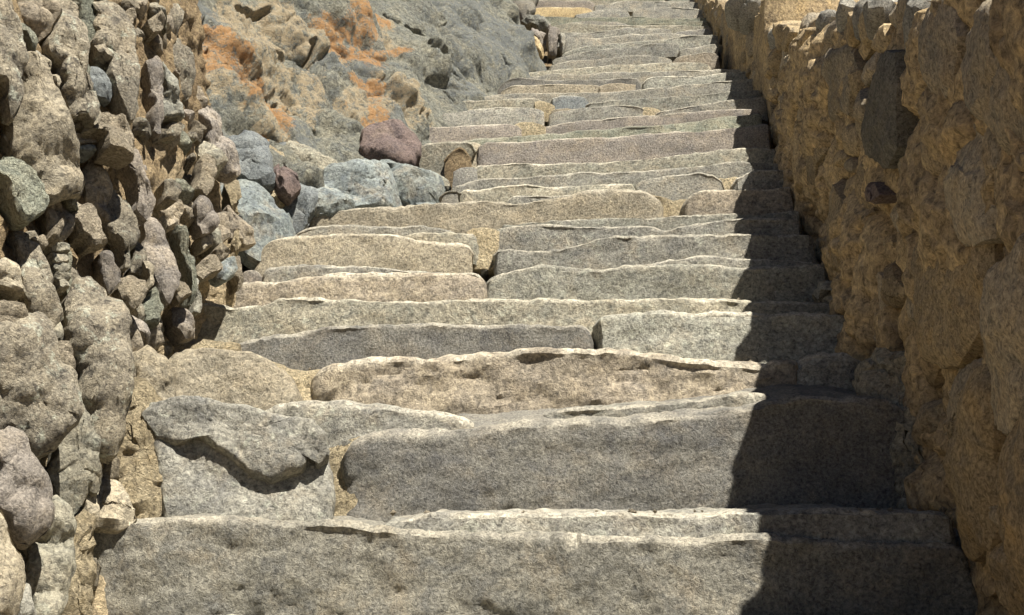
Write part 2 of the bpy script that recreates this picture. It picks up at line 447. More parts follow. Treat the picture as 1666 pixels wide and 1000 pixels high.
def rock(parent, pts3, nrm, mat, front, back, p=4.5, facets=7, name='wall_stone', amp=1.0, res=0.011, seed=None, rough=0.0, jag=0.11, soft=False, flake=1.0, grooves=(), brk=1.0, big=0.2, cut=(0.68, 0.9), maxn=120):
    """pts3: outline in space, close to a plane with normal nrm (towards the viewer's side). front/back: how far the body swells out of that plane on either side."""
    rs = np.random.RandomState(seed if seed is not None else int(abs(pts3[0, 0] * 9173 + pts3[0, 2] * 7919)) % 100000)
    nrm = nrm / np.linalg.norm(nrm)
    c = pts3.mean(axis=0)
    up = np.array([0, 0, 1.0])
    e1 = np.cross(up, nrm); e1 /= np.linalg.norm(e1)
    e2 = np.cross(nrm, e1)
    L = np.stack([(pts3 - c) @ e1, (pts3 - c) @ e2], 1)
    L = L * 1.05
    area = 0.5 * np.sum(L[:, 0] * np.roll(L[:, 1], -1) - L[:, 1] * np.roll(L[:, 0], -1))
    if area < 0: L = L[::-1]
    # uneven broken outline
    for lev in range(1):
        Qn = np.roll(L, -1, axis=0)
        e_ = Qn - L; ln_ = np.linalg.norm(e_, axis=1)
        mid = 0.5 * (L + Qn) + np.stack([-e_[:, 1], e_[:, 0]], 1) * (rs.normal(0, jag, len(L)))[:, None]
        L = np.stack([L, mid], 1).reshape(-1, 2)
    if soft: L = chaikin(L, 1)
    per = np.sum(np.linalg.norm(np.roll(L, -1, axis=0) - L, axis=1))
    n = int(min(maxn, max(16, per / res)))
    L = resample(L, n)
    R = math.sqrt(abs(area) / math.pi) + 1e-4
    rings = int(min(maxn // 5, max(4, R / res)))
    cen = L.mean(axis=0)
    V, faces = [], []
    bk = [(0.55, -back), (0.86, -back * 0.85), (0.97, -back * 0.5), (1.0, -back * 0.12)]
    ss = [(s, z) for s, z in bk]
    for k in range(rings):
        s = 1 - (k / rings) ** 1.25
        if k == 0: s = 0.992
        ss.append((s, front * (max(0, 1 - s ** p)) ** (1 / 1.7)))
    tx, ty = rs.normal(0, 0.5, 2)
    for s, z in ss:
        q = cen + s * (L - cen)
        zz = np.full(n, z)
        if z > 0: zz = z * (1 + np.clip(tx * (q[:, 0] - cen[0]) / R * 0.6 + ty * (q[:, 1] - cen[1]) / R * 0.6, -0.5, 0.8))
        V.append(np.column_stack([q, zz]))
    V = np.vstack(V)
    V = np.vstack([V, [[cen[0], cen[1], front]], [[cen[0], cen[1], -back]]])
    nr = len(ss)
    for k in range(nr - 1):
        for i in range(n):
            j = (i + 1) % n
            faces.append((k * n + i, k * n + j, (k + 1) * n + j, (k + 1) * n + i))
    ct, cb = nr * n, nr * n + 1
    for i in range(n):
        j = (i + 1) % n
        faces.append(((nr - 1) * n + i, (nr - 1) * n + j, ct))
        faces.append((j, i, cb))
    # chipped facets
    ext = np.array([np.abs(L[:, 0] - cen[0]).max(), np.abs(L[:, 1] - cen[1]).max(), max(front, 1e-3)])
    Q = (V - np.array([cen[0], cen[1], 0])) / ext
    for k_ in range(facets):
        ph = rs.uniform(0, 2 * math.pi)
        el = rs.uniform(0.25, 0.75) if k_ < facets // 2 else rs.uniform(0.75, 1.3)
        d = np.array([math.cos(ph) * math.cos(el), math.sin(ph) * math.cos(el), math.sin(el)])
        # how far the body reaches that way; cut a slice off it
        reach = (Q @ d).max()
        h = Q @ d - reach * rs.uniform(*cut)
        mk = (h > 0) & (V[:, 2] > -back * 0.3)
        Q[mk] -= 0.97 * h[mk][:, None] * d
    V = Q * ext + np.array([cen[0], cen[1], 0])
    ff, fe = broken_faces(V[:, :2] + 0.06 * R * rs.normal(size=2), int(rs.uniform(5, 9) + min(8, R / 0.02)), rs.randint(99999), 0.05 * R, 0.32)
    ff2, _ = broken_faces(V[:, :2], 34, rs.randint(99999), 0.012 * R, 0.22)
    V[:, 2] += np.where(V[:, 2] > 0.05 * front, np.clip(ff + ff2, -0.35 * R, 0.25 * R), 0) * (brk * min(1.0, 0.09 / R) ** 0.25)
    W = c + V[:, :1] * e1 + V[:, 1:2] * e2 + V[:, 2:3] * nrm
    for line, dep, wid in grooves:
        L3 = [on_plane(u_, v_, c, nrm) for u_, v_ in line]
        Wp = W - ((W - c) @ nrm)[:, None] * nrm
        Wp = Wp + 0.5 * wid * np.stack([fbm(Wp, 30, 2), fbm(Wp + 4, 30, 2), fbm(Wp + 9, 30, 2)], 1)
        best = np.zeros(len(W)); ledge = dep < 0
        for a_, b_ in zip(L3[:-1], L3[1:]):
            ab = b_ - a_
            t_ = np.clip(((Wp - a_) @ ab) / (ab @ ab), 0, 1)
            off_ = Wp - (a_ + t_[:, None] * ab)
            b_ = np.clip(1 - np.linalg.norm(off_, axis=1) / wid, 0, 1)
            if ledge: b_ = np.where((off_[:, 2] < 0), b_, 0) * np.clip(6 * np.minimum(t_ + 0.15, 1.15 - t_), 0, 1)
            best = np.maximum(best, b_)
        fr = ((W - c) @ nrm) > 0.0
        W = W - nrm * (abs(dep) * np.where(fr, best if ledge else best ** 0.6, 0))[:, None]
    sc = min(1.0, R / 0.09)
    sd_ = rs.uniform(0, 40)
    la = rs.normal(size=3) * np.array([1, 0.6, 1.0]); la /= np.linalg.norm(la)
    base_d = stone_disp(amp * sc, max(0.35, min(1.0, R / 0.1)), (1, 1, 1), sd_, rough, big)
    def layered(Vq, Nq):
        Pq = Vq + sd_
        Pl = Pq * 0.45 + np.outer(Pq @ la, la) * 2.2
        fl = ridged(Pl, 12, 3) * 0.5 + ridged(Pl + 3, 30, 2) * 0.3
        mask = np.clip(0.35 + 1.6 * fbm(Pq, 9, 2), 0, 1)
        return base_d(Vq, Nq) + Nq * (0.0085 * flake * sc * mask * (fl - 0.4))[:, None]
    return mesh_obj(name, W, faces, M[mat], parent, layered, sharp=30)

def px_outline(pts, org=(0, 0), k=1.0):
    return np.array([(org[0] + x / k, org[1] + y / k) for x, y in pts], float)

def rock_px(parent, uv, mat, y=None, plane=None, nrm=(0.35, -0.85, 0.35), front=None, back=None, off=0.0, **kw):
    """Outline in photograph points put on a plane through its own place in the scene."""
    c = uv.mean(axis=0)
    if plane is not None:
        P0 = on_plane(c[0], c[1], plane[0] + plane[1] * off, plane[1])
    else:
        d = ray(*c); P0 = d * (y / d[1])
    nrm = np.array(nrm, float); nrm /= np.linalg.norm(nrm)
    P = np.array([on_plane(u, v, P0, nrm) for u, v in uv])
    L = P - P.mean(axis=0)
    ev = np.sqrt(np.maximum(0, np.sort(np.linalg.eigvalsh(L.T @ L / len(P)))))
    mn = ev[1]
    if front is None: front = (0.55 if plane is not None else 0.75) * mn
    if back is None: back = max(0.08, 1.6 * mn)
    return rock(parent, P, nrm, mat, front, back, **kw)

# =================================================================== the flight of steps
stairs = empty('stone_staircase', (0.0, 2.35, 0.0), 'long uneven flight of footworn grey stone steps climbing between the two walls', 'staircase')
S = lambda *a, **k: slab(stairs, *a, **k)

S([(138, 853), (150, 848), (180, 846), (215, 844), (330, 843), (420, 848), (520, 853), (600, 861), (650, 866), (800, 868), (900, 872), (1050, 879), (1230, 878), (1330, 882), (1420, 884), (1540, 884), (1580, 892)], 'step', hz=0.205, vd=858, r=0.024, endr=0.04, sr=30, lean=0.05)
S([(610, 851), (650, 843), (700, 838), (800, 838), (1000, 836), (1200, 832), (1400, 831), (1540, 834)], 'grey', hz=0.2, vd=836, r=0.018)
# the big dark block and its neighbours
S([(562, 735), (578, 716), (600, 708), (640, 705), (760, 701), (880, 690), (1000, 684), (1100, 676), (1200, 664), (1245, 652), (1300, 646), (1400, 645), (1450, 650), (1474, 668)], 'dgrey', hz=0.30, vd=694, r=0.03, sl=12, tilt=0.26, back=0.40, lean=0.05, endr=0.02)
S([(880, 677), (1000, 664), (1150, 649), (1240, 642), (1256, 644)], 'grey', hz=0.10, vd=668, r=0.012, tilt=0.12, back=0.34)
S([(404, 683), (440, 668), (480, 657), (548, 655), (632, 663), (700, 671), (770, 684)], 'grey', hz=0.22, vd=676, r=0.03, tilt=0.08)
# tan blocks
rock_px(stairs, np.array([(276, 600), (290, 578), (310, 571), (345, 569), (403, 573), (440, 590), (468, 612), (480, 640), (474, 672), (380, 676), (282, 670)], float), 'tan', y=depth_at(590) - 0.01, nrm=(-0.05, -0.97, 0.25), front=0.02, back=0.3, p=16, facets=3, cut=(0.9, 0.98), brk=0.4, jag=0.03, flake=0.4, amp=0.8, name='step_stone', res=0.008, maxn=160)
S([(512, 616), (543, 603), (588, 594), (638, 591), (705, 589), (795, 583), (860, 577), (908, 579), (976, 575), (1030, 576), (1075, 585), (1133, 595), (1165, 598), (1200, 596), (1240, 598), (1296, 592)], 'brown', hz=0.23, vd=588, r=0.022, rough=1.0, endr=0.02)
S([(1292, 600), (1310, 581), (1345, 573), (1395, 580), (1410, 606)], 'grey', hz=0.2, vd=590, r=0.03, endr=0.05, amp=1.6)
# next course
S([(365, 572), (381, 556), (435, 547), (498, 540), (552, 534), (624, 531), (705, 530), (760, 530), (895, 527), (953, 527), (967, 533)], 'dgrey', hz=0.2, vd=533, r=0.024, endr=0.04)
S([(974, 521), (990, 513), (1030, 511), (1084, 510), (1156, 511), (1214, 511), (1300, 512), (1390, 513), (1424, 520)], 'green', hz=0.24, vd=526, r=0.016, rough=0.35, lean=0.18)
S([(306, 500), (345, 498), (377, 506), (412, 498), (449, 489), (507, 488), (579, 486), (660, 489), (750, 488), (860, 488), (940, 488), (1075, 488), (1210, 488), (1300, 490), (1370, 494)], 'olive', hz=0.2, vd=489, r=0.02, rough=0.25)
S([(322, 474), (345, 466), (390, 461), (449, 458), (507, 456), (552, 450), (633, 447), (705, 447), (777, 446), (791, 453)], 'brown', hz=0.2, vd=450, r=0.02, rough=0.5)
S([(794, 458), (809, 448), (854, 437), (886, 432), (940, 434), (980, 442), (1021, 437), (1084, 432), (1165, 434), (1219, 440), (1322, 432), (1345, 436)], 'green', hz=0.2, vd=446, r=0.02, rough=0.3)
S([(428, 440), (480, 435), (552, 434), (633, 437), (705, 442), (786, 442)], 'grey', hz=0.16, vd=436, r=0.016, endr=0.02)
S([(388, 446), (396, 440), (424, 440)], 'purple', hz=0.12, vd=436, r=0.012, endr=0.02)
S([(1010, 436), (1030, 431), (1088, 423), (1156, 417), (1210, 420), (1250, 420), (1330, 424)], 'grey', hz=0.16, vd=430, r=0.016)
S([(420, 410), (444, 391), (480, 383), (552, 383), (615, 384), (656, 387), (683, 396), (719, 398), (750, 395), (768, 404)], 'tan', hz=0.2, vd=402, r=0.022, sl=25, endr=0.03)
S([(803, 406), (832, 401), (868, 407), (908, 405), (949, 396), (985, 387), (1039, 385), (1102, 386), (1201, 383), (1300, 382), (1320, 384)], 'grey', hz=0.2, vd=404, r=0.018, rough=0.2)
S([(480, 380), (500, 371), (516, 369), (570, 367), (624, 371), (696, 368), (732, 374), (748, 381)], 'step', hz=0.14, vd=382, r=0.016)
S([(655, 384), (723, 379), (780, 381)], 'olive', hz=0.12, vd=386, r=0.012)
S([(785, 377), (805, 369), (872, 366), (940, 369), (1030, 368), (1064, 369), (1074, 377), (1090, 377), (1102, 367), (1201, 358), (1273, 357), (1305, 358)], 'grey', hz=0.16, vd=383, r=0.016, endr=0.02)
S([(814, 365), (895, 360), (1012, 353), (1165, 350), (1255, 346), (1304, 345)], 'green', hz=0.14, vd=366, r=0.012)
# long pale block below the slate pile
S([(500, 343), (552, 339), (615, 335), (683, 331), (750, 329), (795, 327), (850, 332), (908, 324), (958, 313), (1012, 309), (1052, 311), (1074, 323), (1080, 334)], 'tan', hz=0.25, vd=336, r=0.024, endr=0.025)
S([(1108, 334), (1124, 317), (1165, 308), (1232, 305), (1292, 303)], 'brown', hz=0.2, vd=336, r=0.026, endr=0.03)
S([(748, 308), (825, 305), (929, 302), (998, 298), (1034, 300)], 'olive', hz=0.15, vd=313, r=0.016)
S([(716, 318), (724, 309), (748, 310)], 'muddark', hz=0.13, vd=316, r=0.007, endr=0.006, worn=0.05)
S([(829, 321), (900, 318), (960, 314), (1000, 312)], 'grey', hz=0.12, vd=326, r=0.012)
S([(1030, 299), (1050, 293), (1083, 288), (1140, 282), (1171, 288), (1180, 302)], 'step', hz=0.15, vd=309, r=0.012, endr=0.03, worn=0.3)
S([(1194, 297), (1213, 282), (1282, 278)], 'grey', hz=0.15, vd=306, r=0.014)
S([(737, 304), (775, 292), (852, 288), (952, 282), (1044, 280), (1121, 273), (1194, 263), (1271, 264)], 'grey', hz=0.15, vd=292, r=0.016)
S([(772, 270), (867, 266), (967, 264), (1044, 259), (1121, 251), (1198, 242), (1267, 238)], 'olive', hz=0.15, vd=271, r=0.015)
S([(738, 280), (746, 272), (775, 271)], 'dgrey', hz=0.14, vd=273, r=0.008, endr=0.006, worn=0.1)
# purple-grey block
S([(774, 242), (794, 230), (844, 230), (929, 226), (1006, 222), (1063, 216), (1140, 212), (1206, 207), (1255, 200)], 'purple', hz=0.22, vd=228, r=0.018, endr=0.03)
S([(676, 240), (690, 236), (737, 232), (772, 232)], 'olive', hz=0.2, vd=234, r=0.016, sr=-20, endr=0.03)
S([(690, 236), (766, 226), (800, 224), (883, 218), (967, 211), (1044, 206), (1121, 198), (1171, 188), (1198, 186), (1240, 184)], 'palegreen', hz=0.14, vd=212, r=0.022)
S([(648, 212), (688, 206), (740, 207), (766, 203), (822, 200), (848, 206)], 'purple', hz=0.15, vd=203, r=0.016, tilt=0.2)
S([(880, 207), (934, 197), (1012, 191), (1099, 184), (1185, 178), (1238, 180)], 'purple', hz=0.14, vd=197, r=0.014)
S([(640, 198), (688, 190), (762, 179), (820, 175), (860, 173), (885, 178)], 'grey', hz=0.13, vd=180, r=0.014)
S([(895, 183), (939, 175), (995, 171), (1034, 172), (1051, 177)], 'grey', hz=0.13, vd=181, r=0.014)
S([(1068, 181), (1120, 173), (1185, 163), (1246, 157)], 'step', hz=0.14, vd=184, r=0.014)
S([(672, 187), (705, 173), (753, 165), (839, 161), (878, 160), (884, 168)], 'olive', hz=0.14, vd=166, r=0.014)
S([(893, 164), (905, 157), (950, 155), (958, 163)], 'slate', hz=0.13, vd=163, r=0.014, endr=0.03)
S([(954, 168), (1034, 160), (1099, 157), (1181, 150), (1240, 146)], 'green', hz=0.13, vd=170, r=0.012)
S([(742, 166), (774, 158), (839, 149), (900, 151), (969, 150), (1034, 147), (1099, 140), (1181, 131), (1236, 128)], 'step', hz=0.14, vd=152, r=0.014)
S([(816, 148), (831, 140), (882, 137), (975, 137), (990, 144)], 'tan', hz=0.12, vd=140, r=0.014)
S([(810, 148), (816, 134), (839, 127), (905, 131), (969, 129), (1042, 127)], 'dgrey', hz=0.14, vd=131, r=0.014, endr=0.02)
S([(1048, 134), (1052, 126), (1142, 124), (1183, 117), (1240, 114)], 'green', hz=0.14, vd=135, r=0.012)
S([(854, 126), (900, 119), (955, 122), (1012, 117), (1099, 115), (1185, 112), (1238, 110)], 'step', hz=0.13, vd=120, r=0.013)
S([(850, 118), (892, 115), (967, 109), (1030, 104), (1094, 101), (1140, 99), (1158, 107)], 'olive', hz=0.13, vd=108, r=0.014)
S([(892, 110), (897, 106), (926, 99), (984, 94), (1042, 91), (1094, 93)], 'step', hz=0.13, vd=97, r=0.013)
S([(1095, 99), (1100, 91), (1160, 84), (1170, 90)], 'brown', hz=0.13, vd=100, r=0.013, endr=0.02)
S([(900, 96), (938, 86), (984, 79), (1042, 75), (1099, 68), (1104, 70)], 'grey', hz=0.12, vd=84, r=0.012)
S([(1106, 80), (1140, 76), (1168, 70)], 'step', hz=0.12, vd=90, r=0.012)
S([(916, 86), (949, 76), (1013, 69), (1079, 65), (1099, 60), (1168, 56)], 'green', hz=0.12, vd=73, r=0.012)
S([(917, 66), (926, 59), (967, 62), (1007, 60), (1024, 56), (1094, 55), (1140, 58), (1164, 60)], 'step', hz=0.12, vd=61, r=0.012)
S([(901, 59), (915, 52), (970, 52), (1019, 46), (1088, 46), (1095, 50)], 'grey', hz=0.12, vd=52, r=0.012)
S([(1098, 52), (1125, 48), (1160, 46)], 'dgrey', hz=0.12, vd=54, r=0.012)
S([(893, 50), (899, 41), (935, 37), (967, 40), (1021, 42), (1090, 41), (1158, 43)], 'olive', hz=0.12, vd=43, r=0.012)
S([(924, 38), (955, 33), (1000, 35), (1036, 42), (1042, 44)], 'step', hz=0.11, vd=36, r=0.012)
S([(1036, 41), (1088, 36), (1155, 34)], 'palegreen', hz=0.11, vd=40, r=0.012)
S([(854, 34), (866, 27), (929, 27), (967, 29), (1042, 27), (1070, 30), (1143, 29), (1158, 30)], 'palegreen', hz=0.12, vd=29, r=0.013)
S([(933, 25), (970, 17), (1001, 14), (1020, 18), (1026, 23)], 'grey', hz=0.12, vd=20, r=0.012, endr=0.02)
S([(1026, 22), (1039, 12), (1094, 12), (1140, 16), (1156, 17)], 'step', hz=0.12, vd=19, r=0.012, endr=0.02)
S([(864, 20), (868, 12), (910, 11), (955, 12), (964, 16)], 'yellow', hz=0.12, vd=14, r=0.012, endr=0.02)
S([(866, 6), (873, 0), (920, 0), (961, 1), (968, 5)], 'purple', hz=0.12, vd=5, r=0.012, endr=0.02)
S([(967, 9), (1013, 1), (1080, 3), (1152, 4)], 'grey', hz=0.12, vd=8, r=0.012)
# steps just beyond the top of the frame and below its bottom
for v in (-5, -12, -19):
    S([(866, v + 1), (930, v - 2), (1010, v - 1), (1082, v)], random.choice(['step', 'olive', 'grey']), hz=0.12, vd=v, r=0.012)
    S([(1088, v - 1), (1120, v - 3), (1160, v - 3)], random.choice(['step', 'grey']), hz=0.12, vd=v + 1, r=0.012)
S([(90, 1046), (300, 1040), (700, 1044), (1100, 1048), (1640, 1052)], 'grey', hz=0.25, vd=1044, r=0.02)
S([(-40, 1215), (500, 1208), (900, 1216)], 'step', hz=0.25, vd=1212, r=0.02)
S([(915, 1214), (1300, 1210), (1760, 1220)], 'dgrey', hz=0.25, vd=1213, r=0.02)

def stair_y(v): return depth_at(v)

def stair_y(v): return depth_at(v)

# mortar packed in the joints of the flight
J = lambda pts, vd, hz, mat='mortar', **k: slab(stairs, pts, mat, hz=hz, vd=vd, **{'name': 'mortar_joint', 'r': 0.02, 'endr': 0.004, 'rough': 0.5, 'amp': 1.2, 'lean': 0.1, 'worn': 0.0, 'back': 0.3, **k})
J([(430, 590), (452, 600), (470, 609), (500, 611), (524, 606)], 580, 0.12, r=0.03, lean=0.4)
J([(764, 377), (784, 374), (808, 378)], 384, 0.15)
J([(1064, 318), (1086, 328), (1100, 328), (1120, 318)], 328, 0.15)
J([(1168, 289), (1186, 291), (1200, 288)], 300, 0.12)
J([(840, 203), (860, 200), (886, 203)], 199, 0.12)
J([(872, 165), (888, 166), (901, 172)], 168, 0.12)
J([(976, 139), (1000, 135), (1032, 138)], 141, 0.11, 'pale')
J([(1044, 177), (1062, 176), (1074, 179)], 179, 0.11)
J([(900, 180), (930, 177), (940, 181)], 178, 0.10, 'pale')
J([(505, 745), (530, 722), (560, 712), (592, 704)], 676, 0.32, lean=0.2, r=0.03)
J([(748, 238), (764, 232), (778, 236)], 226, 0.2, 'tan')
J([(726, 262), (744, 240), (760, 246), (764, 262)], 240, 0.2, 'earth')
J([(290, 560), (310, 556), (350, 556), (385, 560)], 552, 0.2, lean=0.3, r=0.04)

# =================================================================== rubble wall beside the steps
wallL = empty('rubble_wall', (-1.3, 2.6, 0.0), 'rough wall of big protruding fieldstones in pale mortar, sunlit, along the left of the steps', 'wall')
RW = lambda uv, mat, off=0.03, **k: rock_px(wallL, uv, mat, plane=(WALL_P, WALL_N), off=off, **{'nrm': (0.62, -0.72, 0.2), 'rough': 0.15, 'amp': 0.8, 'res': 0.0075, 'cut': (0.8, 0.97), 'p': 14.0, 'flake': 1.3, 'brk': 1.15, 'maxn': 150, **k})
ZA = lambda pts: px_outline(pts, (0, 0), 3.846)
ZB = lambda pts: px_outline(pts, (200, 0), 3.846)
ZC = lambda pts: px_outline(pts, (0, 250), 3.846)
ZD = lambda pts: px_outline(pts, (200, 250), 3.846)
ZL = lambda pts: px_outline(pts, (0, 500), 2.0)

RW(ZA([(-60, -40), (30, -20), (60, 130), (120, 210), (150, 300), (160, 400), (150, 560), (120, 680), (85, 720), (60, 600), (30, 500), (-60, 470)]), 'mottle', 0.06)
RW(px_outline([(41, 86), (53, 103), (62, 117), (78, 156), (94, 190), (112, 229), (125, 260), (137, 292), (130, 306), (100, 313), (75, 322), (58, 308), (30, 262), (16, 225), (22, 195), (38, 170), (41, 140)]), 'tan', 0.05, front=0.05, p=5)
RW(ZA([(120, -30), (330, -30), (350, 100), (330, 160), (250, 235), (200, 180), (120, 90)]), 'brown', 0.0)
RW(ZA([(95, 180), (145, 135), (185, 180), (235, 250), (225, 305), (190, 260), (150, 190)]), 'palegreen', 0.05)
RW(ZA([(195, 330), (225, 318), (260, 340), (278, 400), (270, 475), (230, 420), (205, 395)]), 'grey', 0.03)
RW(ZA([(285, 340), (410, 330), (440, 600), (480, 700), (450, 770), (370, 770), (290, 520)]), 'brown', -0.06, p=6, front=0.02)
RW(ZA([(340, -20), (430, -20), (480, 80), (515, 200), (525, 320), (520, 420), (545, 540), (600, 590), (630, 680), (600, 750), (560, 690), (480, 700), (440, 640), (420, 500), (405, 400), (320, 330), (310, 270), (350, 200), (360, 100)]), 'mottle', 0.05)
RW(ZA([(490, -20), (590, -20), (585, 120), (600, 260), (560, 310), (525, 200), (500, 80)]), 'palegreen', 0.0)
RW(ZA([(580, -20), (640, -10), (700, 30), (770, 80), (810, 160), (830, 300), (845, 450), (840, 620), (800, 740), (770, 700), (740, 640), (710, 560), (690, 400), (680, 370), (610, 350), (590, 280), (600, 150)]), 'mottle', 0.05)
RW(ZA([(525, 420), (600, 435), (660, 490), (705, 580), (690, 620), (620, 600), (560, 550), (540, 480)]), 'slate', 0.02)
RW(px_outline([(140, 213), (150, 200), (162, 194), (178, 186), (198, 190), (210, 208), (219, 237), (214, 256), (195, 250), (170, 246), (171, 222), (158, 214)]), 'pale', 0.08)
RW(px_outline([(206, 222), (217, 232), (226, 258), (236, 300), (247, 345), (240, 352), (228, 318), (214, 268), (206, 246)]), 'purple', 0.07)
RW(ZA([(450, 720), (560, 675), (585, 740), (560, 800), (470, 805)]), 'pale', 0.03)
RW(ZA([(410, 850), (600, 858), (608, 880), (590, 895), (430, 880)]), 'brown', 0.02, facets=2)
RW(ZA([(420, 900), (590, 915), (605, 940), (560, 950), (430, 925)]), 'slate', 0.02, facets=2)
RW(ZB([(150, 390), (200, 370), (240, 380), (250, 500), (240, 720), (225, 830), (180, 700), (190, 600), (170, 480)]), 'purple', 0.02)
RW(ZB([(240, 400), (290, 480), (330, 560), (370, 650), (390, 720), (330, 710), (250, 710)]), 'green', 0.03, p=5)
RW(ZB([(250, -30), (330, -30), (345, 120), (355, 300), (415, 420), (430, 520), (400, 600), (340, 560), (290, 480), (265, 350), (280, 200)]), 'mottle', -0.02)
RW(ZB([(490, 620), (560, 670), (610, 750), (640, 850), (665, 920), (720, 1060), (690, 1100), (560, 1010), (530, 900), (500, 760)]), 'purple', 0.02, p=5)
RW(ZB([(425, 500), (470, 560), (500, 700), (490, 770), (430, 690)]), 'brown', -0.03)
RW(ZB([(150, 140), (190, 110), (230, 80), (262, 120), (240, 180), (190, 195)]), 'pale', 0.02)
RW(ZB([(10, 80), (60, 60), (80, 110), (60, 150), (25, 150)]), 'pale', 0.03)
RW(ZB([(95, 380), (150, 400), (180, 600), (170, 680), (120, 600)]), 'brown', -0.04)
RW(ZB([(130, 830), (230, 830), (300, 800), (360, 760), (390, 780), (330, 850), (200, 880)]), 'mottle', 0.01)
RW(ZC([(-40, 80), (0, 40), (40, 15), (110, 50), (200, 120), (260, 190), (270, 250), (290, 280), (270, 340), (200, 380), (130, 410), (90, 330), (50, 210), (-10, 130)]), 'palegreen', 0.06)
RW(ZC([(280, 300), (330, 290), (400, 330), (440, 400), (440, 480), (380, 540), (310, 540), (290, 420)]), 'brown', 0.02)
RW(ZC([(310, 530), (330, 470), (395, 400), (385, 480), (365, 535)]), 'pale', 0.07, front=0.01, back=0.05)
RW(ZC([(445, 420), (500, 360), (550, 322), (590, 350), (620, 440), (655, 545), (580, 565), (500, 500)]), 'pale', 0.06, rough=0.8)
RW(ZC([(690, 240), (760, 232), (800, 300), (838, 420), (832, 560), (790, 700), (760, 720), (750, 560), (690, 500), (660, 440), (680, 330)]), 'mottle', 0.03)
RW(ZC([(400, 252), (440, 268), (495, 345), (430, 322)]), 'palegreen', 0.05)
RW(ZC([(90, 480), (160, 495), (220, 560), (270, 680), (310, 780), (340, 900), (375, 1010), (330, 1060), (200, 1040), (150, 860), (150, 640)]), 'mottle', 0.04, p=5)
RW(ZC([(200, 520), (270, 510), (300, 570), (260, 590)]), 'pale', 0.04)
for k_, (y0_, y1_, x0_, x1_) in enumerate([(570, 625, 300, 425), (632, 690, 306, 420), (696, 745, 320, 425), (750, 800, 335, 430), (806, 850, 355, 425)]):
    RW(ZC([(x0_, y0_), (x0_ + 60, y0_ - 4), (x1_, y0_ + 6), (x1_ + 4, y1_ - 12), (x1_ - 50, y1_), (x0_ + 8, y1_ - 6)]), 'olive', 0.04, front=0.012, back=0.1, facets=1)
RW(ZC([(425, 600), (440, 620), (445, 800), (450, 960), (430, 990), (415, 850)]), 'palegreen', 0.02)
RW(ZC([(20, 660), (80, 665), (120, 740), (155, 865), (70, 835), (-30, 810), (-30, 700)]), 'tan', 0.05)
RW(px_outline([(115, 484), (127, 459), (146, 457), (165, 471), (182, 488), (194, 520), (200, 575), (197, 650), (190, 718), (176, 738), (158, 730), (143, 715), (125, 650), (117, 570), (113, 510)]), 'mottle', 0.07, front=0.07, p=4, facets=4)
RW(ZC([(636, 620), (690, 622), (712, 700), (745, 790), (690, 865), (650, 745)]), 'purple', 0.03)
RW(ZC([(440, 560), (560, 575), (650, 540), (690, 500), (700, 610), (630, 640), (620, 820), (560, 790), (470, 770), (445, 700)]), 'brown', -0.05)
RW(ZC([(530, 100), (590, 15), (650, 140), (692, 260), (672, 420), (600, 330), (540, 230)]), 'brown', 0.0)
RW(ZD([(160, 370), (210, 395), (260, 470), (300, 560), (312, 700), (306, 840), (270, 925), (220, 880), (190, 800), (150, 640), (160, 500)]), 'purple', 0.05, p=4.5)
RW(ZD([(130, 675), (190, 700), (188, 820), (150, 855)]), 'tan', 0.05)
RW(ZD([(253, 178), (362, 184), (372, 235), (330, 292), (258, 285)]), 'mottle', 0.06)
RW(ZD([(205, 305), (340, 300), (372, 350), (340, 455), (270, 475), (220, 385)]), 'brown', -0.01)
RW(ZD([(508, 10), (578, 28), (572, 120), (560, 185), (508, 262), (446, 222), (500, 110)]), 'pale', 0.04)
RW(ZD([(490, 265), (540, 298), (574, 380), (567, 472), (500, 492), (476, 400)]), 'purple', 0.04)
RW(ZD([(350, 450), (385, 465), (412, 600), (432, 700), (445, 905), (428, 930), (408, 700), (368, 580)]), 'palegreen', 0.06)
RW(ZD([(465, 712), (540, 638), (592, 636), (608, 722), (590, 745), (500, 782)]), 'pale', 0.06)
RW(ZD([(578, 602), (610, 563), (664, 610), (642, 652), (600, 654)]), 'pale', 0.05)
RW(ZD([(605, 655), (690, 650), (692, 762), (640, 792), (608, 775)]), 'blue', 0.02)
RW(ZD([(298, 862), (320, 793), (380, 808), (428, 872), (380, 895), (350, 925)]), 'pale', 0.06)
RW(ZD([(425, 790), (470, 800), (490, 900), (480, 990), (440, 985)]), 'green', 0.02)
RW(ZD([(690, 650), (730, 640), (750, 800), (720, 850), (695, 770)]), 'pale', 0.0)
RW(ZD([(120, 990), (190, 848), (218, 870), (244, 965), (230, 1060), (140, 1060)]), 'palegreen', 0.04)
RW(ZD([(-10, 782), (60, 768), (132, 800), (122, 905), (60, 965), (0, 905)]), 'pale', 0.05)
RW(ZD([(60, 540), (100, 535), (135, 640), (125, 750), (40, 740)]), 'mottle', 0.02)
RW(ZD([(660, 330), (742, 445), (815, 565), (755, 572), (675, 525)]), 'brown', 0.0)
RW(ZD([(580, 380), (650, 360), (660, 520), (600, 560), (575, 480)]), 'brown', -0.02)
RW(ZD([(490, 500), (550, 500), (560, 570), (500, 600)]), 'tan', 0.02)
RW(ZL([(-40, -5), (70, -5), (92, 40), (40, 72), (-40, 68)]), 'pale', 0.04)
RW(ZL([(-40, 90), (60, 58), (122, 42), (152, 110), (162, 180), (212, 240), (218, 330), (190, 400), (130, 470), (90, 450), (30, 400), (-40, 380)]), 'mottle', 0.05, rough=0.7)
RW(ZL([(168, 130), (220, 118), (242, 170), (227, 217), (190, 192)]), 'pale', 0.05)
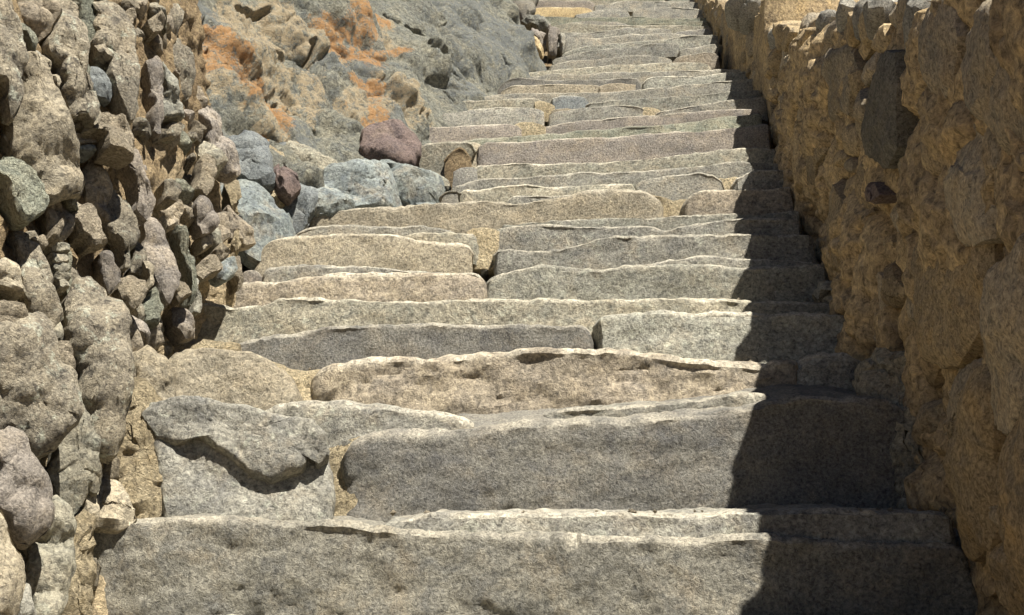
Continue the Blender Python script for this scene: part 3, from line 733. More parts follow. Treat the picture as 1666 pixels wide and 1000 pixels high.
RW(ZL([(230, 318), (252, 306), (272, 400), (300, 500), (328, 560), (312, 602), (270, 562), (265, 640), (230, 702), (163, 540), (190, 440)]), 'olive', 0.05)
RW(ZL([(-30, 440), (25, 408), (80, 448), (112, 510), (162, 570), (167, 640), (150, 722), (100, 768), (50, 720), (12, 668), (-30, 620)]), 'purple', 0.07)
RW(ZL([(88, 770), (165, 628), (212, 670), (232, 720), (232, 800), (215, 880), (180, 1010), (120, 1010), (90, 880)]), 'olive', 0.05)
RW(ZL([(-40, 620), (0, 640), (32, 720), (72, 800), (82, 900), (62, 1030), (-40, 1030)]), 'tan', 0.10, p=4)
RW(ZL([(76, 895), (100, 930), (122, 1005), (62, 1020)]), 'grey', 0.06)
RW(ZL([(390, -10), (415, 0), (432, 80), (452, 150), (467, 240), (442, 312), (400, 290), (395, 150)]), 'brown', 0.0)
RW(ZL([(438, 152), (480, 133), (532, 180), (558, 230), (562, 332), (480, 345), (448, 300)]), 'tan', 0.05)
RW(ZL([(450, 80), (522, 48), (534, 112), (460, 138)]), 'brown', 0.0)
RW(ZL([(556, -5), (602, 15), (634, 90), (600, 104), (568, 60)]), 'purple', 0.03)
RW(ZL([(268, 602), (300, 588), (322, 650), (312, 692), (262, 705)]), 'tan', 0.05)
RW(ZL([(135, 60), (195, 20), (205, 110), (160, 130)]), 'olive', 0.0)
RW(ZL([(440, 0), (470, -10), (520, 20), (450, 60)]), 'olive', 0.02)

# pale mortar packed down the foot of the wall where the steps run into it
for uv, y_ in [([(192, 640), (222, 646), (250, 668), (258, 740), (270, 842), (240, 846), (214, 842), (200, 780), (186, 720)], 2.62),
               ([(60, 1030), (80, 960), (100, 880), (124, 848), (138, 850), (136, 940), (136, 1030)], 2.34),
               ([(372, 300), (384, 296), (384, 400), (372, 420)], 3.75)]:
    rock_px(wallL, np.array(uv, float), 'mortar', y=y_, nrm=(0.4, -0.85, 0.35), front=0.03, back=0.2, facets=2, rough=1.3, amp=1.3, name='mortar_fill')

# small stones wedged between the big ones
def wall_point(u, v, off): return on_plane(u, v, WALL_P + WALL_N * off, WALL_N)
def wall_edge(v): return np.interp(v, [0, 90, 200, 300, 400, 480, 560, 650, 840, 1000], [292, 300, 340, 372, 378, 335, 300, 262, 190, 120])
mats_f = ['mottle', 'brown', 'olive', 'pale', 'tan', 'purple', 'mottle', 'palegreen', 'tan', 'mottle', 'pale', 'olive']
placed, tries = [], 0
while len(placed) < 218 and tries < 9000:
    tries += 1
    v = RNG.uniform(-30, 1010); e = wall_edge(max(0, v))
    u = e * (RNG.uniform(0, 1) ** 0.6) - 3
    rad = RNG.uniform(0.018, 0.062)
    if len(placed) >= 185:
        u = RNG.uniform(-420, -20); rad = RNG.uniform(0.06, 0.11)
    p = wall_point(u, v, 0)
    if any(np.linalg.norm(p - q) < 0.62 * (rad + r_) for q, r_ in placed): continue
    placed.append((p, rad))
    off = RNG.uniform(-0.07, 0.0)
    nn = np.array([0.6, -0.7, RNG.uniform(0.0, 0.6)]); nn /= np.linalg.norm(nn)
    a1 = np.cross([0, 0, 1], nn); a1 /= np.linalg.norm(a1); a2 = np.cross(nn, a1)
    k = RNG.randint(4, 7); th = np.sort(RNG.uniform(-0.45, 0.45, k) + np.arange(k) * 2 * math.pi / k)
    asp = RNG.uniform(0.4, 0.9); rot = RNG.normal(0.3, 0.5)
    rr = rad * RNG.uniform(0.75, 1.2, k)
    xx, yy = rr * np.cos(th) * asp, rr * np.sin(th)
    pts = np.array([p + WALL_N * off + a1 * (x * math.cos(rot) - y * math.sin(rot)) + a2 * (x * math.sin(rot) + y * math.cos(rot)) for x, y in zip(xx, yy)])
    rock(wallL, pts, nn, mats_f[RNG.randint(len(mats_f))], rad * 0.7, 0.1, facets=6, res=0.009, seed=RNG.randint(9999))

# the wall's mortar core: one rough body from below the steps to above the frame
def sheet(nu, nv, fn):
    V, faces = [], []
    for i in range(nu):
        for j in range(nv):
            V.append(fn(i / (nu - 1), j / (nv - 1)))
    for i in range(nu - 1):
        for j in range(nv - 1):
            a = i * nv + j
            faces.append((a, a + nv, a + nv + 1, a + 1))
    return np.array(V), faces

def body(front, faces, nu, nv, back_dir):
    """Close a front sheet into a solid by adding a back sheet and the four sides."""
    n = len(front)
    backV = front + back_dir
    V = np.vstack([front, backV])
    fs = list(faces) + [tuple(n + k for k in f[::-1]) for f in faces]
    for i in range(nu - 1):
        a, b = i * nv, (i + 1) * nv
        fs.append((b, a, n + a, n + b))
        a, b = i * nv + nv - 1, (i + 1) * nv + nv - 1
        fs.append((a, b, n + b, n + a))
    for j in range(nv - 1):
        a, b = j, j + 1
        fs.append((a, b, n + b, n + a))
        a, b = (nu - 1) * nv + j, (nu - 1) * nv + j + 1
        fs.append((b, a, n + a, n + b))
    return V, fs

def coreL(s, t):
    y = 0.2 + s * 3.52
    zb = nose_z(y) - 0.45
    z = zb + t * (2.1 - 0.12 * s)
    x = (-(0.2 * z) + 0.1364 * y - 1.2406) - 0.06 - 0.13 * math.exp(-((y - 3.4) / 0.3) ** 2) * max(0.0, 1 - (z - nose_z(y)) / 0.5)
    return (x, y, z)
nu, nv = 240, 150
Vc, Fc = sheet(nu, nv, coreL)
P = Vc
n_ = 0.05 * fbm(P, 4, 3) + 0.03 * ridged(P, 9, 3) + 0.012 * fbm(P, 40, 3)
# mortar wells up against the ends of the steps
foot = np.clip(1 - (P[:, 2] - nose_z(P[:, 1]) + 0.02) / 0.16, 0, 1)
Vc = Vc + WALL_N * (n_ + 0.02 * foot)[:, None]
Vb, Fb = body(Vc, [f[::-1] for f in Fc], nu, nv, np.array([-0.5, 0, 0]))
core = mesh_obj('earth_core', Vb, Fb, M['earth'], wallL)
pl_ = np.clip(1.0 - (Vb[:, 2] - nose_z(Vb[:, 1])) / 0.5 + 1.3 * fbm(Vb, 6, 3), 0, 0.95)
core.data.attributes.new('worn', 'FLOAT', 'POINT').data.foreach_set('value', pl_)  # here only paler mortar towards the foot

# =================================================================== mud wall in shade on the other side
top_uv = np.array([(1240, 66), (1252, 52), (1275, 58), (1300, 48), (1325, 44), (1345, 32), (1362, 26), (1372, 44), (1395, 30), (1420, 22), (1445, 6), (1462, 10), (1476, 44), (1496, 30), (1512, 4), (1540, -5), (1580, -8), (1620, -10), (1680, -12)], float)
TP = np.array([on_plane(u, v, MUD_P, MUD_N) for u, v in top_uv])
o_ = np.argsort(TP[:, 1]); TP = TP[o_]
MY, MZ = TP[:, 1], TP[:, 2]
def mud_top(y):
    y = np.asarray(y, float)
    near = MZ[0] + (y - MY[0]) * 0.5
    return np.where(y < MY[0], near, np.interp(y, MY, MZ))
Y_END = float(MY[-1])
def mud_x(y): return 0.9 + MUD_S * (y - 2.35)

wallR = empty('mud_wall', (1.4, 3.5, 0.5), 'shaded ochre mud and stone wall beside the lower steps, nearest on the right', 'wall')
nu, nv = 560, 200
def coreR(s, t):
    y = 0.3 + s * (Y_END - 0.3)
    zb = nose_z(y) - 0.5
    zt = float(mud_top(y))
    z = zb + t * (zt - zb)
    return (mud_x(y), y, z)
Vc, Fc = sheet(nu, nv, coreR)
P = Vc * np.array([1, 1, 1.0])
zz = (P[:, 2] - nose_z(P[:, 1]))
hh = 0.045 * fbm(P, 3.0, 3) + 0.026 * ridged(P * np.array([1, 1.0, 0.75]), 7, 4) + 0.020 * fbm(P * np.array([1, 1, 0.8]), 22, 4)
fm1, em1, im1 = broken_faces(np.stack([P[:, 1] * 0.6, P[:, 2]], 1) + 0.05 * np.stack([fbm(P, 4, 2), fbm(P + 3, 4, 2)], 1), 200, 21, 0.02, 0.30, True)
fm2, em2 = broken_faces(np.stack([P[:, 1] * 0.8, P[:, 2]], 1) + 0.02 * np.stack([fbm(P, 9, 2), fbm(P + 3, 9, 2)], 1), 1400, 22, 0.005, 0.34)
hh = 0.55 * hh + 0.006 * ridged(P, 38, 2) + 0.8 * np.clip(fm1, -0.06, 0.04) + 0.6 * np.clip(fm2, -0.03, 0.02) - 0.02 * np.clip(1 - em1 / 0.02, 0, 1)
pit = np.clip(fbm(P * np.array([1, 1, 0.8]) + 5, 9, 3) - 0.22, 0, 1) * 0.26 + 0.05 * np.clip(ridged(P * np.array([1, 1, 0.6]) + 3, 6, 2) - 1.12, 0, 1) * 3
flare = 0.02 * np.clip(1 - zz / 0.22, 0, 1) ** 1.5
Vc = Vc + MUD_N * (hh * 1.15 - pit + flare - 0.028)[:, None]
Vb, Fb = body(Vc, Fc, nu, nv, np.array([0.55, 0, 0]))
mesh_obj('mud_render', Vb, Fb, M['mud'], wallR)

RM = lambda uv, mat, off=0.0, **k: rock_px(wallR, np.array(uv, float), mat, plane=(MUD_P, MUD_N), off=off - 0.020, **{'nrm': tuple(MUD_N), 'brk': 0.5, 'flake': 1.3, 'front': 0.014, 'back': 0.15, 'p': 3.0, 'facets': 3, 'res': 0.014, 'rough': 0.5, **k})
RM([(1412, 215), (1424, 150), (1440, 92), (1458, 96), (1463, 150), (1462, 235), (1448, 262), (1428, 258), (1414, 245)], 'muddark', 0.03, brk=0.3, jag=0.03, flake=0.5)
RM([(1406, 312), (1414, 300), (1430, 300), (1437, 316), (1422, 324)], 'red', 0.02)
RM([(1650, 720), (1668, 660), (1720, 640), (1740, 800), (1720, 960), (1672, 950), (1650, 850)], 'mudstone', 0.05, front=0.02)
RM([(1562, 720), (1588, 640), (1602, 606), (1616, 620), (1622, 690), (1620, 800), (1612, 880), (1584, 900), (1566, 860), (1556, 800)], 'mudstone', 0.02, front=0.02)
RM([(1556, 640), (1572, 610), (1592, 590), (1600, 604), (1582, 660), (1562, 716)], 'mudgrey', 0.0)
RM([(1612, 560), (1630, 460), (1680, 380), (1740, 400), (1740, 560), (1690, 640), (1640, 700), (1622, 660)], 'mudgrey', 0.03)
RM([(1590, 60), (1620, 10), (1690, -30), (1740, 0), (1740, 180), (1690, 260), (1640, 240), (1602, 160)], 'mudgrey', 0.02)
RM([(1510, 40), (1524, 10), (1550, 0), (1560, 60), (1552, 130), (1530, 150), (1512, 120)], 'mudgrey', 0.02)
RM([(1490, 80), (1500, 60), (1512, 80), (1514, 126), (1500, 134)], 'mudstone', 0.01)
RM([(1504, 160), (1530, 140), (1548, 170), (1546, 270), (1526, 310), (1506, 260)], 'mudstone', 0.0)
RM([(1500, 440), (1516, 400), (1560, 370), (1600, 400), (1604, 500), (1560, 580), (1520, 570), (1502, 520)], 'mudstone', 0.01)
RM([(1566, 210), (1600, 190), (1640, 270), (1630, 370), (1590, 390), (1566, 320)], 'mudgrey', 0.0)
RM([(1340, 390), (1354, 350), (1376, 330), (1392, 360), (1388, 430), (1366, 470), (1346, 450)], 'mudstone', 0.01)
RM([(1366, 500), (1386, 452), (1420, 430), (1440, 470), (1432, 550), (1398, 580), (1372, 550)], 'mudgrey', 0.01)
RM([(1300, 250), (1312, 216), (1332, 200), (1344, 240), (1336, 300), (1316, 320)], 'mudstone', 0.01)
RM([(1348, 130), (1362, 86), (1380, 80), (1388, 130), (1382, 180), (1360, 190)], 'mudgrey', 0.0)
for uv, y_ in [([(1410, 612), (1440, 590), (1490, 596), (1512, 640), (1530, 720), (1536, 826), (1480, 832), (1470, 760), (1462, 690), (1420, 640)], 2.66), ([(1520, 882), (1560, 868), (1590, 900), (1600, 960), (1560, 950)], 2.36), ([(1330, 480), (1350, 466), (1392, 480), (1420, 520), (1400, 540), (1360, 500)], 3.35)]:
    rock_px(wallR, np.array(uv, float), 'olive', y=y_, nrm=(-0.5, -0.8, 0.3), front=0.02, back=0.2, facets=1, rough=1.4, amp=1.4, name='mortar_fill', res=0.009)
placed, tries = [], 0
while len(placed) < 170 and tries < 6000:
    tries += 1
    y = 1.5 + (Y_END - 1.6) * RNG.uniform() ** 1.2
    hi = float(mud_top(y)); lo = nose_z(y) + 0.02
    z = RNG.uniform(lo, hi)
    a = RNG.uniform(0.05, 0.15); b = a * RNG.uniform(0.4, 0.75)
    if any(abs(y - q[0]) < 0.8 * (a + q[2]) and abs(z - q[1]) < 0.8 * (b + q[3]) for q in placed): continue
    placed.append((y, z, a, b))
    k = RNG.randint(6, 10); th = np.arange(k) * 2 * math.pi / k + RNG.uniform(-0.25, 0.25, k)
    rot = RNG.normal(0, 0.35); sc_ = RNG.uniform(0.8, 1.15, k)
    yy, zz_ = a * sc_ * np.cos(th), b * sc_ * np.sin(th)
    along = np.array([MUD_S, 1, 0]); along /= np.linalg.norm(along)
    c = np.array([mud_x(y), y, z]) + MUD_N * RNG.uniform(-0.055, -0.025)
    pts = np.array([c + along * (p_ * math.cos(rot) - q_ * math.sin(rot)) + np.array([0, 0, 1]) * (p_ * math.sin(rot) + q_ * math.cos(rot)) for p_, q_ in zip(yy, zz_)])
    rock(wallR, pts, MUD_N + RNG.normal(0, 0.08, 3), ['mudstone', 'mudstone', 'mudgrey', 'mud', 'mudgrey'][RNG.randint(5)], RNG.uniform(0.012, 0.032), 0.12, facets=6, brk=0.6, flake=1.4, res=0.015, seed=RNG.randint(9999))
# capping stones along its crest
def crest_rock(parent, x, y, z, a, b, h, mat, name='capping_stone'):
    k = RNG.randint(6, 9); th = np.arange(k) * 2 * math.pi / k + RNG.uniform(-0.3, 0.3, k)
    nn = np.array([-0.25, -0.8, 0.55]); nn /= np.linalg.norm(nn)
    a1 = np.cross([0, 0, 1], nn); a1 /= np.linalg.norm(a1); a2 = np.cross(nn, a1)
    sc_ = RNG.uniform(0.75, 1.2, k)
    pts = np.array([np.array([x, y, z]) + a1 * (a * s_ * math.cos(t_)) + a2 * (h * s_ * math.sin(t_)) for s_, t_ in zip(sc_, th)])
    return rock(parent, pts, nn, mat, b * 0.5, b, p=3, facets=6, name=name, res=0.014, rough=0.8, seed=RNG.randint(9999))
for u, v in [(1258, 50), (1285, 52), (1310, 42), (1335, 36), (1356, 24), (1376, 36), (1398, 28)]:
    p = on_plane(u, v + 4, MUD_P, MUD_N)
    crest_rock(wallR, p[0] + 0.17, p[1], p[2] - 0.01, 0.09, 0.12, 0.045, 'cap')
    crest_rock(wallR, p[0] + 0.40, p[1] + 0.05, p[2] + 0.02, 0.14, 0.2, 0.06, 'cap')
p = on_plane(1490, 26, MUD_P, MUD_N)
crest_rock(wallR, p[0] + 0.03, p[1], p[2], 0.055, 0.12, 0.085, 'cap')
for u, v in [(1362, 14), (1384, 20), (1405, 16), (1330, 34), (1250, 56)]:
    p = on_plane(u, v, MUD_P, MUD_N)
    crest_rock(wallR, p[0] + 0.04, p[1], p[2], 0.04, 0.08, 0.035, 'cap')
for y in np.arange(0.5, 2.3, 0.3):
    crest_rock(wallR, mud_x(y) + 0.36, y, float(mud_top(y)) - 0.03, 0.2, 0.2, 0.06, 'cap')

# =================================================================== the farther stretch of that wall, beside the upper steps
wallF = empty('mud_wall', (2.0, 8.5, 3.6), 'low farther brown mud wall beside the upper steps, topped with whitish rocks', 'wall')
Y0F, Y1F = 5.5, 13.5
def far_x(y): return 1.49 + FAR_S * (y - 6.3)
f_uv = np.array([(1150, -2), (1165, 4), (1180, 10), (1200, 18), (1225, 20), (1245, 26)], float)
FP = np.array([on_plane(u, v, FAR_P, FAR_N) for u, v in f_uv]); FP = FP[np.argsort(FP[:, 1])]
def far_top(y): 
    y = float(y)
    if y > FP[-1, 1]: return FP[-1, 2] + (y - FP[-1, 1]) * T_SL
    return float(np.interp(y, FP[:, 1], FP[:, 2]))
nu, nv = 220, 60
def coreF(s, t):
    y = Y0F + s * (Y1F - Y0F)
    zb = nose_z(y) - 0.5; zt = far_top(y) + 0.02 * math.sin(y * 9)
    return (far_x(y) - 0.02, y, zb + t * (zt - zb))
Vc, Fc = sheet(nu, nv, coreF)
Vc = Vc + FAR_N * (0.02 * fbm(Vc, 3.2, 3) + 0.012 * ridged(Vc, 6, 3) + 0.008 * fbm(Vc * np.array([1, 1, 0.5]), 22, 3) - 0.06 * np.clip(fbm(Vc + 5, 8, 2) - 0.28, 0, 1))[:, None]
Vb, Fb = body(Vc, Fc, nu, nv, np.array([0.6, 0, 0]))
mesh_obj('mud_render', Vb, Fb, M['mud'], wallF)
for i in range(34):
    y = 6.0 + RNG.uniform() * 4.0
    z = RNG.uniform(nose_z(y) + 0.03, max(nose_z(y) + 0.06, far_top(y) - 0.03))
    k = 7; th = np.arange(k) * 2 * math.pi / k
    a = RNG.uniform(0.07, 0.16); b = a * 0.55
    sc_ = RNG.uniform(0.8, 1.2, k)
    along = np.array([FAR_S, 1, 0]); along /= np.linalg.norm(along)
    c = np.array([far_x(y) - 0.02, y, z])
    pts = np.array([c + along * a * s_ * math.cos(t_) + np.array([0, 0, 1]) * b * s_ * math.sin(t_) for s_, t_ in zip(sc_, th)])
    rock(wallF, pts, FAR_N, ['mudstone', 'mudgrey'][i % 2], 0.012, 0.1, p=3, facets=4, res=0.02, seed=i)
for i in range(26):
    y = 6.0 + i * 0.19
    crest_rock(wallF, far_x(y) + 0.12 + RNG.uniform(0, 0.12), y, far_top(y) + 0.02, RNG.uniform(0.06, 0.11), 0.13, RNG.uniform(0.03, 0.05), 'cap')
    crest_rock(wallF, far_x(y) + 0.40 + RNG.uniform(0, 0.1), y, far_top(y) + 0.06, RNG.uniform(0.09, 0.15), 0.16, RNG.uniform(0.04, 0.06), 'cap')

for u, v, a_, m_ in [(1252, 52, .06, 'purple'), (1262, 36, .09, 'cap'), (1290, 34, .10, 'cap'), (1316, 30, .10, 'cap'), (1340, 20, .10, 'cap'), (1232, 12, .10, 'cap'), (1275, 12, .13, 'cap'), (1310, 6, .12, 'cap'), (1340, 2, .12, 'cap'), (1205, 6, .09, 'cap')]:
    d_ = ray(u, v); p = d_ * (6.05 / d_[1])
    crest_rock(wallF, p[0], p[1] + 0.03, p[2], a_, 0.14, a_ * 0.6, m_)
# =================================================================== bedrock rising beyond the rubble wall
B0 = ray(400, 398); B0 = B0 * (4.0 / B0[1])
B1 = ray(894, 106); B1 = B1 * (7.3 / B1[1])
Qp = ray(846, -10); Qp = Qp * (7.75 / Qp[1])
E1 = B1 - B0; len1 = np.linalg.norm(E1); E1 = E1 / len1
RN = np.cross(E1, Qp - B1); RN /= np.linalg.norm(RN)
if RN[1] > 0: RN = -RN
U1 = (Qp - B1) / np.linalg.norm(Qp - B1)
def rp(u, v): return on_plane(u, v, B0, RN)
def st_of(p):
    A = np.stack([E1, U1], 1)
    return np.linalg.lstsq(A, (p - B0), rcond=None)[0]
cs = [st_of(rp(u, v)) for u, v in [(250, -20), (300, 0), (300, 400), (560, -20), (860, -20), (400, 400)]]
smin = min(c[0] for c in cs) - 0.3; tmax = max(c[1] for c in cs) + 0.5
smax = len1 + 0.05; tmin = -0.35
nu, nv = 460, 360
def bed(s, t):
    return tuple(B0 + E1 * (smin + s * (smax - smin)) + U1 * (tmin + t * (tmax - tmin)))
Vc, Fc = sheet(nu, nv, bed)
# photograph positions of the stains and clefts are turned into places on the rock
def blob(pts, P):
    out = np.zeros(len(P))
    for u, v, r_ in pts:
        c = rp(u, v); rr = np.linalg.norm(rp(u + r_, v) - c) * 0.5 + np.linalg.norm(rp(u, v + r_) - c) * 0.5
        out = np.maximum(out, 1 - np.linalg.norm(P - c, axis=1) / (rr * 1.25))
    return out
wob = 0.16 * fbm(Vc, 2.2, 2)
Pw = Vc + E1 * (0.12 * fbm(Vc + 3, 4, 3))[:, None] + U1 * (0.12 * fbm(Vc + 8, 4, 3))[:, None]
rust = blob([(372, 60, 42), (390, 95, 42), (350, 80, 30), (440, 150, 38), (480, 155, 25), (560, 30, 46), (585, 60, 36), (590, 15, 40), (433, 206, 12), (585, 125, 22), (612, 140, 24), (622, 180, 16), (660, 65, 12), (310, 80, 20), (405, 140, 30)], Pw)
buff = blob([(460, 90, 75), (420, 40, 60), (500, 40, 60), (430, 160, 60), (380, 120, 60), (640, 40, 26), (660, 150, 40), (690, 140, 26), (700, 160, 20), (320, 90, 40), (600, 150, 34)], Pw)
slate = blob([(320, 40, 40), (345, 15, 36), (545, 75, 36), (410, 40, 16), (800, 40, 60), (850, 70, 40), (600, 110, 24), (510, 190, 30), (640, 170, 30), (350, 190, 40), (500, 210, 25), (760, 110, 30), (380, 60, 10)], Pw)
# strata dip from upper left to lower right
g1 = rp(700, 70) - rp(780, 160); g1 /= np.linalg.norm(g1)
g2 = np.cross(RN, g1)
q = np.stack([Vc @ g1 * 0.35, Vc @ g2, Vc @ RN], 1)
hgt = 0.04 * fbm(q, 1.4, 2) + 0.006 * fbm(q + 4, 4.5, 3) - 0.01
st_ = q[:, 1] * 9 + 1.4 * fbm(q, 2.5, 3)
saw = st_ - np.floor(st_); saw = np.where(saw < 0.85, saw / 0.85, (1 - saw) / 0.15)
hgt += 0.008 * (saw ** 1.5) * np.clip(0.4 + 1.6 * fbm(q + 11, 2.2, 2), 0, 1)
cell = ridged(q + 2, 7, 3)
hgt += 0.004 * cell + 0.005 * fbm(Vc, 24, 3) * (1 + 2 * np.clip(buff, 0, 1))
hgt += 0.010 * np.clip(buff, 0, 1) * ridged(q, 10, 4)
q2 = np.stack([Vc @ g1 * 0.75, Vc @ g2], 1) + 0.04 * np.stack([fbm(Vc, 3, 2), fbm(Vc + 6, 3, 2)], 1)
fa, ea = broken_faces(q2, 150, 1, 0.010, 0.12)
fb, eb, ib = broken_faces(q2, 1100, 2, 0.008, 0.40, True)
q3 = q2 + 0.02 * np.stack([fbm(Vc, 9, 2), fbm(Vc + 6, 9, 2)], 1)
fc, ec, ic = broken_faces(q3, 2600, 3, 0.004, 0.40, True)
rv_ = np.random.RandomState(8)
tone = rv_.uniform(-1, 1, 1100)[ib] * 0.6 + rv_.uniform(-1, 1, 2600)[ic] * 0.5
rust = rust + 0.42 * tone * (rust > 0); buff = buff + 0.42 * tone * (buff > 0); slate = slate + 0.34 * tone + 0.12
msk = np.clip(0.5 + 2.2 * fbm(Vc, 2.5, 3), 0, 1)
hgt += fa
lay = ridged(np.stack([Vc @ g1 * 7, Vc @ g2 * 22, Vc @ RN * 10], 1) + 0.5 * np.stack([fbm(Vc, 6, 2), fbm(Vc + 3, 6, 2), fbm(Vc + 6, 6, 2)], 1), 1.0, 4)
crisp = 0.015 * (lay - 0.5) * (0.25 + 0.9 * msk + 0.8 * np.clip(buff, 0, 0.7)) + fb * (0.5 + 0.8 * msk) + fc * (0.4 + 0.8 * msk) - 0.030 * np.clip(1 - ea / 0.018, 0, 1) * np.clip(fbm(Vc + 2, 3, 2) * 4 + 0.3, 0, 1) - 0.028 * np.clip(1 - eb / 0.015, 0, 1) * msk
tc_ = (Vc - B0) @ U1
hgt -= 0.06 + 0.20 * np.clip(1 - (tc_ + 0.2) / 0.75, 0, 1)
crv = -0.04 * np.clip((Vc - B0) @ E1 / len1 - 0.85, 0, 1) * 4
hgt += crv
def cleft(line, depth, wpx):
    global hgt
    L3 = [rp(*p) for p in line]
    wd = np.linalg.norm(rp(line[0][0] + wpx, line[0][1]) - L3[0])
    for a, b in zip(L3[:-1], L3[1:]):
        ab = b - a
        tt = np.clip(((Pc - a) @ ab) / (ab @ ab), 0, 1)
        dd = np.linalg.norm(Pc - (a + tt[:, None] * ab), axis=1)
        hgt -= depth * 1.3 * np.clip(1 - dd / (0.5 * wd), 0, 1) ** 0.5 * np.clip(1.2 - np.abs(tt - 0.5) * 1.2, 0.3, 1)
Pc = Vc + E1 * (0.02 * fbm(Vc, 14, 2))[:, None] + U1 * (0.02 * fbm(Vc + 7, 14, 2))[:, None]
for ln, dp, wp in [([(308, 6), (328, 18), (345, 40)], .05, 4), ([(675, 32), (700, 48), (722, 66)], .09, 7), ([(700, 76), (712, 90), (738, 106)], .12, 9), ([(728, 82), (745, 100), (760, 112)], .06, 5),
                   ([(518, 60), (524, 95), (520, 100)], .14, 8), ([(385, 85), (398, 105), (420, 120)], .09, 6), ([(420, 140), (450, 142), (480, 135)], .08, 6), ([(715, 2), (735, 22)], .06, 6), ([(640, 98), (655, 112)], .05, 5),
                   ([(740, 135), (755, 152)], .07, 6), ([(700, 165), (690, 180)], .06, 6), ([(350, 65), (360, 55)], .05, 5), ([(640, 10), (660, 24)], .05, 5), ([(600, 58), (612, 75)], .04, 4), ([(500, 140), (512, 155)], .05, 5), ([(398, 2), (445, 4)], .16, 9),
                   ([(610, 60), (640, 90)], .03, 4), ([(776, 60), (790, 75)], .03, 4), ([(820, 85), (836, 98)], .04, 4), ([(530, 175), (548, 190)], .03, 4), ([(590, 170), (600, 180)], .03, 4), ([(645, 125), (670, 140)], .05, 5), ([(780, 140), (800, 150)], .04, 4), ([(455, 60), (475, 75)], .05, 5), ([(310, 70), (322, 74)], .05, 5)]:
    cleft(ln, dp, wp)
hg = hgt.reshape(nu, nv)
for _ in range(0):
    hg = np.pad(hg, 1, mode='edge')
    hg = 0.25 * hg[1:-1, 1:-1] + 0.125 * (hg[:-2, 1:-1] + hg[2:, 1:-1] + hg[1:-1, :-2] + hg[1:-1, 2:]) + 0.0625 * (hg[:-2, :-2] + hg[2:, 2:] + hg[:-2, 2:] + hg[2:, :-2])
Vd = Vc + RN * (hg.ravel() + crisp + 0.004 * fbm(Vc, 45, 3))[:, None]
Vb, Fb = body(Vd, Fc if np.dot(np.cross(Vd[nv] - Vd[0], Vd[1] - Vd[0]), RN) > 0 else [f[::-1] for f in Fc], nu, nv, -RN * 0.9)
bedrock = mesh_obj('bedrock_outcrop', Vb, Fb, M['bedrock'])
me = bedrock.data
for nm, arr in (('rust', rust), ('buff', buff), ('slate', slate)):
    at = me.attributes.new(nm, 'FLOAT', 'POINT')
    full = np.concatenate([arr, np.full(len(arr), 0.0)])
    at.data.foreach_set('value', np.clip(full * 0.9, 0, {'rust': 0.475, 'buff': 0.455, 'slate': 0.44}[nm]))
bedrock['kind'] = 'structure'

# =================================================================== loose rocks lying along the steps
def loose(uv, mat, y, label, name='boulder', cat='boulder', org=None, k=1.0, nrm=(0.25, -0.85, 0.45), group=None, **kw):
    uv = px_outline(uv, org, k) if org else np.array(uv, float)
    uv = uv.mean(axis=0) + 1.10 * (uv - uv.mean(axis=0))
    kw = {'facets': 8, 'jag': 0.06, 'rough': 0.4, 'cut': (0.5, 0.85), 'big': 0.3, **kw}
    o = rock_px(None, uv, mat, y=y, nrm=nrm, name=name, **kw)
    return tag(o, label, cat, group)
ZR = dict(org=(340, 190), k=3.786)
bb = empty('broken_block', (-0.62, 2.7, 0.1), 'cracked dark grey block in the second step, split along a slanting ledge', 'stone block')
BK = dict(nrm=(0.12, -0.95, 0.28), jag=0.03, brk=0.45, p=16, facets=3, cut=(0.88, 0.97), flake=0.35, amp=0.7, res=0.007, maxn=200)
rock_px(bb, np.array([(250, 664), (300, 656), (366, 666), (427, 677), (482, 688), (512, 700), (526, 745), (536, 800), (528, 858), (470, 862), (380, 854), (300, 850), (276, 844), (270, 802), (262, 745), (250, 700)], float), 'grey', y=2.635, front=0.03, back=0.28, name='lower_piece', seed=41, **BK)
rock_px(bb, np.array([(236, 676), (256, 660), (300, 652), (366, 662), (427, 674), (462, 688), (484, 683), (506, 690), (524, 708), (528, 736), (512, 750), (500, 716), (488, 712), (494, 746), (484, 760), (466, 766), (440, 778), (412, 770), (388, 750), (352, 726), (322, 706), (290, 722), (262, 712)], float), 'grey', y=2.607, front=0.018, back=0.2, name='upper_piece', seed=17, **BK)
loose([(730, 430), (740, 350), (820, 320), (900, 285), (990, 268), (1060, 300), (1120, 350), (1190, 420), (1200, 520), (1080, 560), (880, 560), (800, 480)], 'blue', 4.62, 'largest blue-grey boulder, rounded top, in the middle of the slate pile', 'boulder', **ZR)
loose([(1060, 310), (1110, 270), (1160, 285), (1230, 280), (1290, 280), (1350, 330), (1400, 400), (1440, 480), (1420, 540), (1300, 550), (1190, 480), (1110, 370)], 'blue', 4.75, 'pale blue-grey boulder with a lumpy crest, right end of the slate pile', 'boulder', rough=0.4, **ZR)
loose([(480, 470), (540, 400), (590, 362), (650, 370), (675, 410), (650, 500), (610, 580), (570, 660), (480, 600), (440, 540)], 'slate', 4.40, 'leaning dark blue slate with a narrow upright head, left end of the pile', 'boulder', **ZR)
loose([(640, 560), (670, 430), (720, 430), (800, 490), (870, 540), (880, 580), (760, 590)], 'blue', 4.45, 'flat triangular blue-grey slab between the leaning slate and the largest boulder', 'stone_slab', 'stone slab', front=0.05, **ZR)
loose([(120, 420), (200, 430), (280, 480), (370, 530), (470, 600), (560, 680), (520, 720), (420, 740), (340, 760), (250, 690), (170, 600), (120, 520)], 'blue', 4.12, 'wide sloping blue-green slab at the foot of the rubble wall', 'stone_slab', 'stone slab', front=0.07, p=5, nrm=(0.4, -0.6, 0.7), **ZR)
